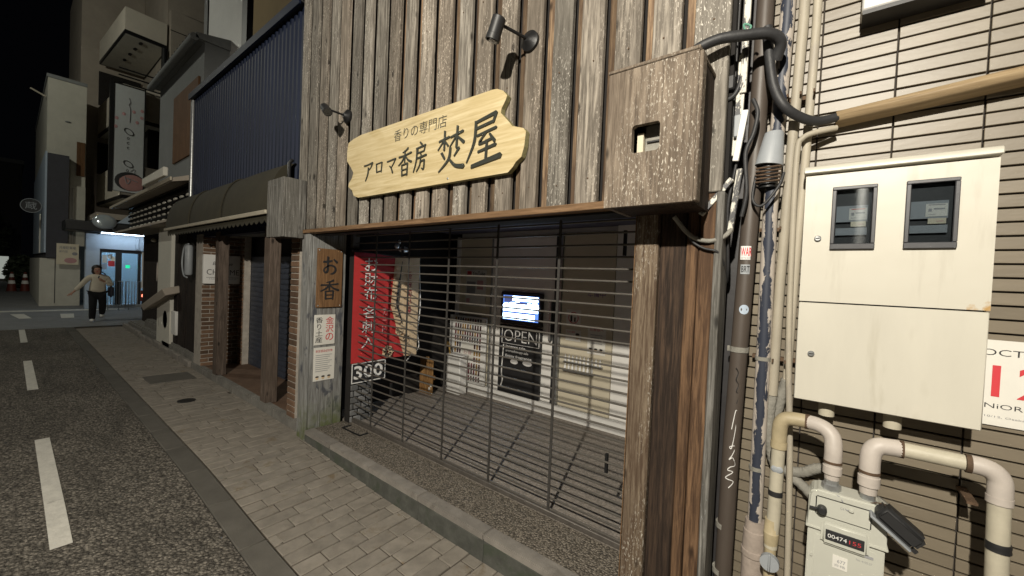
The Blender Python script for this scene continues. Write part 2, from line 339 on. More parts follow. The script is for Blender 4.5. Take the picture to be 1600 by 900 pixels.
# asphalt with coarse stones
def asphalt():
    m, nt, b = base_mat("asphalt", .85, 0, .3); v = coords(nt, rnd=False)
    vo = N(nt, "ShaderNodeTexVoronoi"); vo.inputs["Scale"].default_value = 58; lk(nt, v, vo.inputs["Vector"])
    v2 = N(nt, "ShaderNodeTexVoronoi"); v2.inputs["Scale"].default_value = 130; lk(nt, v, v2.inputs["Vector"])
    bw = N(nt, "ShaderNodeRGBToBW"); lk(nt, vo.outputs["Color"], bw.inputs[0])
    col = ramp(nt, bw.outputs[0], [(.2, (.105,.094,.08)), (.5, (.178,.16,.135)), (.8, (.3,.27,.228))])
    gap = ramp(nt, vo.outputs["Distance"], [(.25, 1.0), (.8, .4)])
    col = mix(nt, 1.0, col, gap, 'MULTIPLY')
    col = mix(nt, 1.0, col, ramp(nt, noise(nt, v, .9, 4), [(.3, .75), (.7, 1.15)]), 'MULTIPLY')
    col = mix(nt, ramp(nt, noise(nt, coords(nt, (.35, 1.6, 1), False), 2.2, 5, .6, .8), [(.5, 0.0), (.66, .55)]), col, (.06,.055,.047))
    lk(nt, col, b.inputs["Base Color"])
    h = mix(nt, .3, ramp(nt, vo.outputs["Distance"], [(.1, 1.0), (.8, 0.0)]), ramp(nt, v2.outputs["Distance"], [(.1, 1.0), (.7, 0.0)]))
    bump(nt, b, h, 1.0, .012); return m
ASPH = asphalt()
def aggregate(name, s, lo, hi, st=.8, low=.35):
    m, nt, b = base_mat(name, .8, 0, .35); v = coords(nt, rnd=False)
    vo = N(nt, "ShaderNodeTexVoronoi"); vo.inputs["Scale"].default_value = s; lk(nt, v, vo.inputs["Vector"])
    bw = N(nt, "ShaderNodeRGBToBW"); lk(nt, vo.outputs["Color"], bw.inputs[0])
    col = mix(nt, 1.0, ramp(nt, bw.outputs[0], [(.2, lo), (.8, hi)]), ramp(nt, vo.outputs["Distance"], [(.3, 1.0), (.8, low)]), 'MULTIPLY')
    lk(nt, col, b.inputs["Base Color"]); bump(nt, b, ramp(nt, vo.outputs["Distance"], [(.05, 1.0), (.8, 0.0)]), st, .008); return m
PEBBLE = aggregate("washed_pebble", 85, (.13,.113,.09), (.31,.27,.22))
PEBBLED = aggregate("washed_pebble_floor", 75, (.22,.195,.17), (.33,.29,.25), .2, .75)
def peeling():
    m, nt, b = base_mat("peeling_paint", .5); v = coords(nt, (1, 1, .35)); f = noise(nt, v, 22, 6, .7, .8)
    g = N(nt, "ShaderNodeNewGeometry"); sx = N(nt, "ShaderNodeSeparateXYZ"); lk(nt, g.outputs["Normal"], sx.inputs[0])
    e = N(nt, "ShaderNodeMath", operation='ABSOLUTE'); lk(nt, sx.outputs[0], e.inputs[0])
    e2 = N(nt, "ShaderNodeMath", operation='MULTIPLY'); e2.inputs[1].default_value = .3; lk(nt, e.outputs[0], e2.inputs[0])
    s = N(nt, "ShaderNodeMath", operation='ADD'); lk(nt, f, s.inputs[0]); lk(nt, e2.outputs[0], s.inputs[1])
    k = ramp(nt, s.outputs[0], [(.67, 0.0), (.70, 1.0)])
    lk(nt, mix(nt, k, (.03,.036,.055), (.46,.41,.36)), b.inputs["Base Color"]); bump(nt, b, k, .5, .004); return m
PEEL = peeling()
def peel2():
    m, nt, b = base_mat("peeling_white", .55); k = ramp(nt, noise(nt, coords(nt, (1, 1, .4)), 30, 5, .7, .5), [(.5, 0.0), (.55, 1.0)])
    lk(nt, mix(nt, k, (.62,.6,.53), (.06,.06,.065)), b.inputs["Base Color"]); bump(nt, b, k, .4, .003); return m
PEELW = peel2()
def rustcorner():
    """cabinet paint that rusts along two lower edges"""
    m, nt, b = base_mat("cabinet_paint_rusting", .4); v = coords(nt, rnd=False)
    g = N(nt, "ShaderNodeNewGeometry"); d = N(nt, "ShaderNodeVectorMath", operation='DISTANCE'); lk(nt, g.outputs["Position"], d.inputs[0]); d.inputs[1].default_value = (.395, 1.89, 1.625)
    d2 = N(nt, "ShaderNodeVectorMath", operation='DISTANCE'); lk(nt, g.outputs["Position"], d2.inputs[0]); d2.inputs[1].default_value = (.36, 1.89, 1.61)
    mn = N(nt, "ShaderNodeMath", operation='MINIMUM'); lk(nt, d.outputs["Value"], mn.inputs[0]); lk(nt, d2.outputs["Value"], mn.inputs[1])
    ns = noise(nt, v, 60, 5); ad = N(nt, "ShaderNodeMath", operation='MULTIPLY_ADD'); ad.inputs[1].default_value = .06; lk(nt, ns, ad.inputs[0]); lk(nt, mn.outputs[0], ad.inputs[2])
    k = ramp(nt, ad.outputs[0], [(.034, 1.0), (.05, 0.0)])
    col = mix(nt, k, ramp(nt, noise(nt, v, 3, 4), [(.3, (.55,.522,.443)), (.7, (.595,.568,.49))]), (.45,.27,.09))
    vs_ = coords(nt, (1, 1, .12), False); col = mix(nt, ramp(nt, noise(nt, vs_, 16, 5, .65), [(.56, 0.0), (.72, .45)]), col, (.4,.37,.3))
    lk(nt, col, b.inputs["Base Color"]); bump(nt, b, noise(nt, v, 5, 2), .12, .02); return m
RUSTCREAM = rustcorner()
def mossboard():
    m, nt, b = base_mat("mossy_board", .85, 0, .25); v = coords(nt, (1, 1, .055)); g = noise(nt, v, 70, 6, .7, .3)
    col = ramp(nt, g, [(.3, (.09,.085,.08)), (.55, (.25,.25,.24)), (.75, (.36,.37,.37))])
    col = mix(nt, ramp(nt, noise(nt, coords(nt, (1, 1, .4)), 9, 4, .6, .5), [(.56, 0.0), (.64, .85)]), col, (.06,.065,.08))
    gp = N(nt, "ShaderNodeNewGeometry"); sx = N(nt, "ShaderNodeSeparateXYZ"); lk(nt, gp.outputs["Position"], sx.inputs[0])
    mr = N(nt, "ShaderNodeMapRange"); mr.inputs[1].default_value = .42; mr.inputs[2].default_value = .08; lk(nt, sx.outputs[2], mr.inputs[0])
    mm = mix(nt, 1.0, mr.outputs[0], ramp(nt, noise(nt, coords(nt), 9, 5), [(.35, 0.0), (.6, 1.0)]), 'MULTIPLY')
    col = mix(nt, mm, col, (.12,.14,.055)); lk(nt, col, b.inputs["Base Color"]); bump(nt, b, g, .5, .005); return m
MOSS = mossboard()
def mirror_mat():
    m, nt, b = base_mat("mirror_face", .12, .55); b.inputs["Base Color"].default_value = (.75, .85, .9, 1); return m  # part matte, pale bluish face stands in for a bright reflection
MIRROR = mirror_mat()

# ------------------------------------------------------------------ lamps (street lamps stand outside the frame)
def street_lamp(label, foot, head, power, col, globe=False):
    t = thing("street_lamp", label, "street lamp", foot, "street lamps along the road")
    fx, fy, _ = foot; hx, hy, hz = head
    P("pole", MB().tube([(fx, fy, 0), (fx, fy, hz*.5), (fx, fy, hz+.25)], [.07, .06, .045], 12), GALV, t)
    P("arm", MB().tube(smooth_path([(fx, fy, hz+.2), ((fx+hx)/2, (fy+hy)/2, hz+.3), (hx, hy, hz+.16)]), .03, 8), GALV, t)
    if globe: P("lamp_globe", MB().ell((hx, hy, hz), (.16, .16, .16), 16, 10), glass("lamp_globe_glass"), t)
    P("lamp_head", MB().tube([(hx, hy, hz+(.17 if globe else .05)), (hx, hy, hz+(.19 if globe else .13)), (hx, hy, hz+.22)], [.07, .07, .03] if globe else [.17, .14, .05], 16), BLACK, t)
    L = bpy.data.lights.new("street_lamp_light", 'POINT' if globe else 'SPOT'); L.energy = power; L.color = col; L.shadow_soft_size = .05
    if not globe: L.spot_size = R(172); L.spot_blend = .25
    lo = bpy.data.objects.new("street_lamp_light", L); COL.objects.link(lo); lo.parent = t; lo.location = Vector((hx, hy, hz)) - Vector(foot)
    d = Vector((-.12, .45, -1)); lo.rotation_euler = d.to_track_quat('-Z', 'Y').to_euler()
street_lamp("grey street lamp across the road from the wooden shop", (.3, -3.0, -.07), NEAR_LAMP, NEAR_POWER, NEAR_COL)
street_lamp("added unseen street lamp that lights the far buildings", (-15.7, -4.8, 0), FAR_FILL, FAR_POWER, FAR_COL, True)  # unseen lamp, added to brighten the far buildings and upper facades

# ------------------------------------------------------------------ ground
def gz(x):
    t = min(1, max(0, (x+4.2)/2.0)); return -.07*t*t*(3-2*t)
def sheet(name, xs, ys, dz, mat, parent=None, kind="structure"):
    mb = MB(); n = len(xs)
    mb.v = [(x, y, gz(x)+dz) for y in ys for x in xs]
    mb.f = [(j*n+i, j*n+i+1, (j+1)*n+i+1, (j+1)*n+i) for j in range(len(ys)-1) for i in range(n-1)]
    return P(name, mb, mat, parent, smooth=False, kind=kind)
XS = [-70, -30, -20, -14.6, -9, -6, -4.2, -3.9, -3.6, -3.3, -3, -2.7, -2.4, -2.2, -1.5, 0, 4, 9]
P("ground", MB().quad((-300, -300, -.2), (300, -300, -.2), (300, 300, -.2), (-300, 300, -.2)), DKWALL, kind="structure", smooth=False)
sheet("road", XS, [-9, -3, 0, .875], 0, ASPH)
CROSS = M("cross_street_asphalt", (.24,.245,.25), .8, var=.2, sc=3, bp=.3, grain=120)
sheet("cross_street", [-60, -40, -22, -20.9, -14.62], [-9, .88, 2.2, 30], .004, CROSS)
for a, b in ((-5.58, -3.43), (-10.05, -7.77), (-14.55, -12.3), (-1.2, .6)):
    sheet("road_dash", [a+(b-a)*i/10 for i in range(11)], [.165, .255], .005, WALLP)
# painted arrows and stop line by the junction
for pts in ([(-17.2, .2), (-18.6, .05), (-18.6, .3), (-17.2, .42)], [(-17.0, .95), (-18.3, 1.0), (-18.3, 1.28), (-17.0, 1.2)], [(-19.4, -2), (-19.4, 2.6), (-19.85, 2.6), (-19.85, -2)]):
    P("road_marking", MB().prism([(x, y, .012) for x, y in pts], (0, 0, -.006)), WALLP, kind="structure")
# gutter of precast concrete blocks
g = sheet("gutter", [x for x in XS if -15 < x < 5], [.875, 1.035], -.012, JOINT)
x = 4.0
gb = {}
while x > -14.3:
    L = .61
    if x > -4.4: o = P("gutter_block", MB().prism([(x-L+.006, .882, gz(x-L)-.05), (x, .882, gz(x)-.05), (x, .882, gz(x)+.002), (x-.15, .882, gz(x-.15)+.002), (x-.45, .882, gz(x-.45)+.002), (x-L+.006, .882, gz(x-L)+.002)], (0, .148, 0)), GUTM, g, bevel=.004)
    else:
        if not gb: gb['m'] = make_mesh("gutter_block", MB().box(-L+.006, 0, .882, 1.03, -.05, .003), GUTM, (0, 0, 0), .006)
        inst("gutter_block", gb['m'], g, (x, 0, random.uniform(-.002, .002)))
    x -= L
# sidewalk of long pavers laid across
sw = sheet("sidewalk", [x for x in XS if -15 < x < 5], [1.035, 1.86], -.006, JOINT)
lens = (.18, .22, .26, .30); pm = {}
for L in lens:
    pm[L] = make_mesh("paver", MB().box(-.0545, .0545, 0, L-.007, -.03, .0), PAVE, (0, 0, 0), .003)
far = MB(); cnt = 0; x = .35
while x > -14.3:
    y = 1.04 + random.choice((0, -.09, -.13, -.05)); first = True
    while y < 1.855:
        L = random.choice(lens)
        y0 = max(y, 1.04); y1 = min(y+L, 1.858)
        if y1-y0 > .04:
            z = gz(x)+.001+random.uniform(-.002, .003)
            if cnt < 290 and x < -.9:
                Lm = min(lens, key=lambda q: abs(q-(y1-y0))); inst("paver", pm[Lm], sw, (x, y0, z), 0, (1, (y1-y0)/Lm, 1)); cnt += 1
            else: far.box(x-.0545, x+.0545, y0, y1-.007, z-.03, z)
        y += L
    x -= .1155
P("paver_field", far, PAVE, sw, kind="stuff", smooth=False)
P("utility_cover", MB().box(-7.72, -7.2, 1.22, 1.74, -.01, .009), GUTM, label="square concrete utility cover set in the sidewalk near the brick porch", cat="utility cover", bevel=.006)
P("drain_lid", MB().cyl((-6.06, 1.365, -.01), (-6.06, 1.365, .008), .09, None, 18), BLACK, label="small round iron lid in the sidewalk in front of the brick porch", cat="drain lid")

# ------------------------------------------------------------------ shop step and floor
step = P("shop_step", MB().box(-3.905, -.3, 1.895, 2.22, -.12, .098), PEBBLE, kind="structure")
x = -.32
while x > -3.9:
    x0 = max(x-.62, -3.91)
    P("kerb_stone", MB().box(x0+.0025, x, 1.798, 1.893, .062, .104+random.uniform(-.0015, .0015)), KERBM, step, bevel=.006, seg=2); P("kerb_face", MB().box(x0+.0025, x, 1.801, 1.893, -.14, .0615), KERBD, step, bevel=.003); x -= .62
P("shop_floor", MB().box(-4.24, -.3, 2.222, 4.0, -.1, .096), PEBBLED, kind="structure", smooth=False)
P("door_stop", MB().tube([(-3.72, 2.17, .104), (-3.72, 2.08, .104), (-3.42, 2.09, .104), (-3.42, 2.18, .104)], .008, 6), BLACK, label="bent black wire door stop lying at the left end of the shop step", cat="door stop")

# ------------------------------------------------------------------ wooden shop building
shop = thing("wooden_shop_building", "shop front clad in weathered vertical boards above a grille gate", "shop building", (-2.2, 1.85, 0))
P("backing_wall", MB().box(-4.3, -.345, 1.855, 1.95, 2.0, 5.2), BACK, shop)
def plank(x0, x1, y, t, z0, z1, mat):
    w = x1-x0; mb = MB(); wv = random.uniform(-.002, .002)
    mb.box(x0, x1, y, y+t, z0, z1)
    P("plank", mb, mat, shop, bevel=.004)
gaps = [-.352-.186*k + random.uniform(-.006, .006) for k in range(22)]
for k in range(21):
    r, l = gaps[k], gaps[k+1]           # module runs from gap l (left) to gap r (right)
    rec = .058 + random.uniform(-.01, .012)
    top = 5.15; bot = 2.055 + random.uniform(-.008, .004)
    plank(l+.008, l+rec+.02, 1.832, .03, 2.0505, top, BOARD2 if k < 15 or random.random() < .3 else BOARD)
    plank(l+rec, r-.006, 1.800+random.uniform(-.003, .003), .03, bot-.008, top, BOARD)
nl = make_mesh("nail_head", MB().tube([(0, 0, 0), (0, -.002, 0)], [.0045, .004], 8), RUST)
for k in range(21):
    for zz in (2.16, 2.75, 3.35): inst("nail_head", nl, shop, (gaps[k]-.065+random.uniform(-.02, .02), 1.7995, zz+random.uniform(-.02, .02)))
P("beam", MB().box(-4.045, -.745, 1.782, 1.86, 2.012, 2.05), BEAMW, shop, bevel=.004)
P("lintel_underside", MB().box(-3.93, -.72, 1.865, 2.3, 2.05, 2.12), DARKW, shop)
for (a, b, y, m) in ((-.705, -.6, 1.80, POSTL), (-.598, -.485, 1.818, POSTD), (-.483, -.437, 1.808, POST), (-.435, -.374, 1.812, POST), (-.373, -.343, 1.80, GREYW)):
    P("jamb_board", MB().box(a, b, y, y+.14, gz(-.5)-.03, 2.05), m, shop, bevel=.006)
P("jamb_side", MB().box(-.69, -.36, 1.945, 2.04, gz(-.5)-.03, 5.1), GREYW, shop)
P("jamb_edge", MB().box(-.709, -.7055, 1.802, 1.84, -.09, 2.0), BEAMW, shop); P("jamb_inner", MB().box(-.712, -.69, 1.84, 2.3, .0, 2.05), POST, shop, bevel=.003)
# left pier (two mossy board faces meeting at a corner)
P("pier_board", MB().box(-4.085, -3.99, 1.80, 1.83, -.08, 2.05), MOSS, shop, bevel=.005)
P("pier_board", MB().box(-3.988, -3.925, 1.797, 1.83, -.08, 2.05), MOSS, shop, bevel=.005)
P("pier_board", MB().box(-3.95, -3.92, 1.832, 1.95, .05, 2.05), MOSS, shop, bevel=.004)
P("pier_board", MB().box(-3.95, -3.922, 1.952, 2.08, .05, 2.05), MOSS, shop, bevel=.004)
P("pier_board", MB().box(-3.95, -3.919, 2.082, 2.17, .05, 2.05), MOSS, shop, bevel=.004)
P("pier_core", MB().box(-4.08, -3.952, 1.835, 2.2, -.05, 2.04), BACK, shop)
# interior shell
P("ceiling", MB().box(-4.24, -.36, 2.3, 4.0, 2.26, 2.3), CEIL, shop)
P("dark_side_wall", MB().box(-4.3, -4.242, 2.2, 4.05, -.1, 2.3), BACK, shop)
P("right_side_wall", MB().box(-.69, -.66, 2.3, 4.0, .0, 2.26), GPANEL, shop)
P("rear_wall", MB().box(-4.24, -.36, 3.98, 4.05, -.1, 2.3), BACK, shop)
pw = P("wall_panel", MB().box(-4.03, -3.445, 3.93, 3.97, .24, 2.2), BPANEL, shop)
P("wall_panel", MB().box(-3.425, -2.47, 3.925, 3.97, .24, 2.2), WPANEL, shop)
P("wall_panel", MB().box(-2.36, -1.735, 3.92, 3.97, .24, 2.2), BPANEL, shop)
P("wall_panel", MB().box(-1.73, -.7, 3.93, 3.97, .24, 2.26), WPANEL, shop)
P("wall_panel", MB().box(-4.03, -1.735, 3.935, 3.97, 2.205, 2.255), GPANEL, shop)
P("skirting", MB().box(-4.13, -.7, 3.90, 3.975, .096, .235), WHITE, shop, bevel=.004)
P("door_frame", MB().box(-2.455, -2.415, 3.90, 3.97, .24, 2.2), BLACKP, shop)
P("door_frame", MB().box(-2.395, -2.365, 3.895, 3.97, .24, 2.2), GALV, shop)
P("door_frame", MB().box(-3.444, -3.426, 3.91, 3.97, .24, 2.2), GALV, shop)
P("door_handle", MB().box(-2.50, -2.47, 3.87, 3.925, .96, 1.42), GALV, shop, bevel=.004)
P("corner_post", MB().box(-4.075, -4.032, 3.89, 3.97, .24, 2.2), WHITE, shop)
# stub wall of grey stone left of the gate
st = thing("stone_stub_wall", "low wall of small grey stones behind the left end of the gate", "wall", (-3.86, 2.33, .09))
P("wall_core", MB().box(-3.9, -3.812, 2.20, 2.46, .09, 1.9), BACK, st)
for r in range(7):
    off = 0 if r % 2 else -.05
    for c in range(4):
        y0 = max(2.205, 2.205+off+c*.09); y1 = min(2.455, 2.205+off+(c+1)*.09-.012)
        if y1-y0 > .02: P("brick", MB().box(-3.81, -3.795+random.uniform(-.006, .006), y0, y1, .1+r*.066, .1+r*.066+.056), BRICK2, st, bevel=.004)
# ------------------------------------------------------------------ grille gate
gate = thing("grille_gate", "closed roll-down grille gate of thin horizontal bars across the shop entrance", "gate", (-2.3, 2.25, .1))
bar_me = make_mesh("horizontal_bar", MB().tube([(-3.87, 0, 0), (-.72, 0, 0)], .0066, 8), GATEM)
for i in range(27):
    z = 2.03-.0728*i
    if z > .13: inst("horizontal_bar", bar_me, gate, (0, 2.25+random.uniform(-.002, .002), z+random.uniform(-.002, .002)))
for xx in (-3.48, -2.965, -2.44, -1.92, -1.385, -.86):
    P("vertical_strap", MB().box(xx-.0095, xx+.0095, 2.238, 2.243, .125, 2.06), GATED, gate)
P("side_rail", MB().box(-3.912, -3.865, 2.21, 2.285, .1, 2.06), SILL, gate, bevel=.003)
P("side_rail", MB().box(-.735, -.715, 2.305, 2.34, .1, 2.06), SILL, gate, bevel=.003)
P("bottom_rail", MB().box(-3.865, -.735, 2.225, 2.272, .1, .135), SILL, gate, bevel=.004)
P("roller_housing", MB().box(-3.915, -.72, 2.31, 2.5, 2.08, 2.255), CEIL, gate, bevel=.01)
for xx in (-3.2, -1.0): P("lock_pin", MB().box(xx-.008, xx+.008, 2.256, 2.275, .5, .62), BLACK, gate)
for xx in (-3.1, -.95): P("lock_pin", MB().box(xx-.008, xx+.008, 2.256, 2.275, 1.82, 1.97), BLACK, gate)
# ------------------------------------------------------------------ things seen through the gate
UX, UY = (1, 0, 0), (0, 1, 0)
ban = thing("hanging_banner", "red and cream hanging banner with white lettering behind the gate", "banner", (-3.775, 2.6, .7))
def ban_y(t): return -3.778 + .012*math.sin(t*9)
def cloth(y0, y1, z0, z1, top_cut=None, n=10):
    mb = MB(); ys = [y0+(y1-y0)*i/n for i in range(n+1)]
    pts = [(ban_y(y), y, z0) for y in ys] + [(ban_y(y), y, z1 if not top_cut else top_cut(y)) for y in ys]
    mb.add(pts, [(i, i+1, n+2+i, n+1+i) for i in range(n)])
    mb.add([(p[0]-.004, p[1], p[2]) for p in pts], [(i, n+1+i, n+2+i, i+1) for i in range(n)]); return mb
def curve_edge(z): return 2.66 + .16*max(0, (1.25-z))/.5 if z < 1.25 else 2.66+.02*math.sin(z*4)
mbr, mbc, mbw = MB(), MB(), MB()
zs = [.72+1.14*i/24 for i in range(25)]
for a, b in zip(zs[:-1], zs[1:]):
    ea, eb = curve_edge(a), curve_edge(b); ns = 5
    for q in range(ns):
        ya, yb = 2.175+(ea-2.175)*q/ns, 2.175+(ea-2.175)*(q+1)/ns; yc, yd = 2.175+(eb-2.175)*q/ns, 2.175+(eb-2.175)*(q+1)/ns
        (mbr if b < 1.83 else mbw).quad((ban_y(ya), ya, a), (ban_y(yb), yb, a), (ban_y(yd), yd, b), (ban_y(yc), yc, b))
        ya, yb = ea+(3.0-ea)*q/ns, ea+(3.0-ea)*(q+1)/ns; yc, yd = eb+(3.0-eb)*q/ns, eb+(3.0-eb)*(q+1)/ns
        mbc.quad((ban_y(ya), ya, a), (ban_y(yb), yb, a), (ban_y(yd), yd, b), (ban_y(yc), yc, b))
P("red_cloth", mbr, REDC, ban); P("top_hem", mbw, DARKRED, ban); P("cream_cloth", mbc, CLOTH, ban)
column_text(ban, "お財布", WINK, (-3.758, 2.29, 1.36), UY, .15, .46, .0)
column_text(ban, "名刺入", WINK, (-3.758, 2.28, .86), UY, .15, .46, .0)
column_text(ban, "カード", PINKINK, (-3.757, 2.52, 1.0), UY, .06, .3, .0)
column_text(ban, "香袋匂い袋", DARKRED, (-3.757, 2.83, 1.2), UY, .06, .5, .01)
fl = MB()
for (y, z, r) in ((2.60, .80, .07), (2.74, 1.02, .05), (2.84, .93, .06), (2.70, 1.6, .05)):
    fl = MB()
    for k in range(7):
        a = k*2*math.pi/7; fl.prism([(-3.757, y+r*.6*math.cos(a)+r*.42*math.cos(b), z+r*.6*math.sin(a)+r*.42*math.sin(b)) for b in [i*math.pi/4 for i in range(8)]], (-.002-.0003*k, 0, 0))
    P("flower_print", fl, CLOTH, ban)
sw_ = MB()
for i in range(9):
    z = 1.05+i*.085; y = curve_edge(z); sw_.ell((-3.757, y+.03+.01*math.sin(i*2), z), (.003, .02+.008*(i % 3), .03), 8, 5)
P("scroll_print", sw_, CLOTH, ban)
P("ink_arc", MB().tube([(-3.757, curve_edge(z)+.05+.06*abs(z-1.4), z) for z in [1.1+.07*i for i in range(11)]], [.004+.0022*min(i, 10-i) for i in range(11)], 6), INKB, ban)
P("hanging_rod", MB().cyl((-3.79, 2.16, 1.875), (-3.79, 3.03, 1.845), .01), BLACK, ban)
pr = thing("price_board", "white on black 300 price board hung under the red banner", "price board", (-3.78, 2.34, .5))
P("board", MB().box(-3.792, -3.782, 2.19, 2.60, .50, .722), INKB, pr)
P("board_border", MB().box(-3.782, -3.780, 2.195, 2.595, .505, .515).box(-3.782, -3.780, 2.195, 2.595, .705, .716).box(-3.782, -3.780, 2.195, 2.205, .516, .704).box(-3.782, -3.780, 2.585, 2.595, .516, .704), WINK, pr)
lettering(pr, "300", WINK, (-3.7795, 2.22, .545), UY, .34, .14, .02)
# wall-mounted screen, OPEN board, product board, notices
mon = thing("display_screen", "lit wall screen with white and blue picture inside the shop", "screen", (-2.9, 3.9, 1.1))
P("bezel", MB().box(-3.225, -2.6, 3.865, 3.92, 1.1, 1.50), BLACKP, mon, bevel=.008)
scr = emit("screen_glow", (.12, .26, .8), 1.4)
P("picture", MB().box(-3.177, -2.64, 3.860, 3.8645, 1.155, 1.455), scr, mon)
wh = emit("screen_white", (.6, .8, 1.0), 9); sk = emit("screen_dark", (.16, .2, .5), .5)
cl = MB()
for (x0, x1, z0, z1) in ((-3.03, -2.65, 1.392, 1.45), (-3.172, -2.645, 1.262, 1.33), (-3.172, -2.69, 1.165, 1.236)): cl.box(x0, x1, 3.8575, 3.8597, z0, z1)
for i in range(6): cl.ell((-3.12+i*.085, 3.8588, 1.328), (.06, .001, .032+.014*(i % 3)), 12, 6)
P("bright_shape", cl, wh, mon)
P("dark_shape", MB().box(-3.16, -3.03, 3.8575, 3.8597, 1.372, 1.45).box(-2.98, -2.8, 3.8575, 3.8597, 1.352, 1.378), sk, mon)
P("title_text", MB().box(-3.13, -2.68, 3.8575, 3.8597, 1.242, 1.252), sk, mon)
opb = thing("open_board", "black board with an outlined OPEN and payment notes below the screen", "sign board", (-2.9, 3.9, .24))
P("board", MB().box(-3.235, -2.6, 3.88, 3.915, .235, 1.085), BLACKP, opb, bevel=.004)
fr = MB()
for (x0, x1, z0, z1) in ((-3.19, -2.615, 1.06, 1.068), (-3.19, -2.615, .85, .858), (-3.19, -3.182, .86, 1.058), (-2.623, -2.615, .86, 1.058)): fr.box(x0, x1, 3.872, 3.8795, z0, z1)
P("neon_outline", fr, WINK, opb)
lettering(opb, "OPEN", WINK, (-3.155, 3.877, .885), UX, .50, .145, -.012)
for i, s in enumerate(("Incense sale", "aromatherapy sale", "Enjoy fragrance")):
    lettering(opb, s, WINK, (-3.12, 3.877, .80-i*.06), UX, .3+.05*i, .04, .01)
P("flower_mark", MB().ell((-2.78, 3.876, .645), (.07, .002, .03)).ell((-2.98, 3.876, .64), (.06, .002, .03)), WINK, opb)
P("cable", MB().tube(smooth_path([(-3.15, 3.87, .84), (-3.16, 3.86, .5), (-3.14, 3.86, .4), (-3.17, 3.86, .3)]), .008, 6), WHITE, opb)
prd = thing("product_board", "white board lined with rows of dark incense sticks", "display board", (-3.68, 3.9, .2))
P("board", MB().box(-4.13, -3.45, 3.86, 3.888, .24, 1.13), WHITE, prd, bevel=.004)
sticks = [M("stick_%d" % i, c, .5, bp=0) for i, c in enumerate(((.07,.03,.03), (.16,.04,.05), (.05,.05,.06), (.35,.2,.05)))]
stm = [make_mesh("stick", MB().box(-.0095, .0095, -.012, 0, -.03, .03), m) for m in sticks]
for r in range(10):
    for c in range(11):
        if 3 < r < 7 and 2 < c < 8: continue
        if r > 6 and c < 3: continue
        inst("stick", random.choice(stm), prd, (-4.0+c*.046, 3.859, 1.075-r*.085))
P("price_card", MB().box(-3.87, -3.64, 3.852, 3.858, .56, .77), PAPER, prd)
lettering(prd, "お香", PINKINK, (-3.83, 3.8505, .62), UX, .15, .07)
box = thing("white_bin", "tall white bin with an umbrella in it left of the product board", "bin", (-3.85, 3.72, .1))
P("bin_body", MB().box(-3.98, -3.72, 3.68, 3.82, .1, .60), WHITE, box, bevel=.008)
P("bin_rim", MB().box(-3.99, -3.71, 3.672, 3.828, .601, .62), WHITE, box, bevel=.004)
P("umbrella", MB().tube(smooth_path([(-3.93, 3.72, .45), (-3.95, 3.70, .70), (-3.97, 3.70, .76), (-4.0, 3.70, .76), (-4.01, 3.70, .70)]), .011, 8), GOLD, label="golden crook-handled umbrella standing in the white bin", cat="umbrella")
rk = thing("wooden_tag_rack", "small wooden rack with hanging tags at the dark end of the shop", "rack", (-4.1, 3.45, .1))
for i in range(3): P("slat", MB().box(-4.22+i*.088, -4.22+i*.088+.078, 3.43, 3.45, .1, .56+.03*(i % 2)), BASKET, rk, bevel=.004)
P("rail", MB().box(-4.225, -3.955, 3.452, 3.475, .3, .35), BASKET, rk)
for i in range(2): P("tag", MB().box(-4.02+i*.03, -3.995+i*.03, 3.42, 3.428, .16+.05*i, .2+.05*i), PAPER, rk)
P("white_cord", MB().tube(smooth_path([(-3.8, 3.02, 1.8), (-3.79, 3.05, 1.3), (-3.8, 3.03, 1.0), (-3.79, 3.05, .8), (-3.82, 2.98, .72), (-3.85, 2.9, .62)]), .006, 6), WHITE, ban)
cur = thing("ceiling_ornament", "small flower-shaped ornament hanging over the banner", "ornament", (-3.7, 2.7, 1.9))
P("ornament_petal", MB().ell((-3.7, 2.72, 1.93), (.02, .07, .035)).ell((-3.7, 2.63, 1.96), (.02, .03, .03)).ell((-3.7, 2.66, 2.01), (.015, .02, .025)), GALV, cur)
P("ornament_wire", MB().cyl((-3.7, 2.66, 1.95), (-3.7, 2.66, 2.25), .004, None, 6), BLACK, cur)
def notice(name, label, x0, x1, z0, z1, y=3.914, back=True):
    t = thing(name, label, "notice", ((x0+x1)/2, y, z0))
    P("sheet", MB().box(x0, x1, y, y+.004, z0, z1), PAPER, t); return t
nt_ = notice("notice_sheet", "paper notice with a red ring around two black figures by the door frame", -2.292, -2.11, 1.175, 1.345)
rg = MB()
for k in range(20):
    a0, a1 = 2*math.pi*k/20, 2*math.pi*(k+1)/20
    rg.prism([(-2.2+r*math.cos(a), 3.9125, 1.255+r*math.sin(a)) for r, a in ((.065, a0), (.065, a1), (.056, a1), (.056, a0))], (0, .001, 0))
P("red_ring", rg, RED, nt_); P("figure_print", MB().ell((-2.225, 3.912, 1.29), (.012, .001, .014)).box(-2.237, -2.213, 3.9115, 3.9125, 1.21, 1.275).ell((-2.18, 3.912, 1.25), (.011, .001, .012)).box(-2.19, -2.17, 3.9115, 3.9125, 1.21, 1.24), INKB, nt_)
nt_ = notice("notice_sheet", "small paper notice with a drawn face under the red-ring notice", -2.292, -2.1, .995, 1.12)
P("face_print", MB().ell((-2.14, 3.912, 1.05), (.022, .001, .03)), CLOTH, nt_); P("hair_print", MB().ell((-2.14, 3.9115, 1.075), (.025, .001, .014)), INKB, nt_)
lettering(nt_, "マスク着用", RED, (-2.275, 3.9125, 1.085), UX, .1, .02)
nt_ = notice("notice_sheet", "larger paper notice with three small drawn faces on the beige panel", -2.015, -1.805, .885, 1.18)
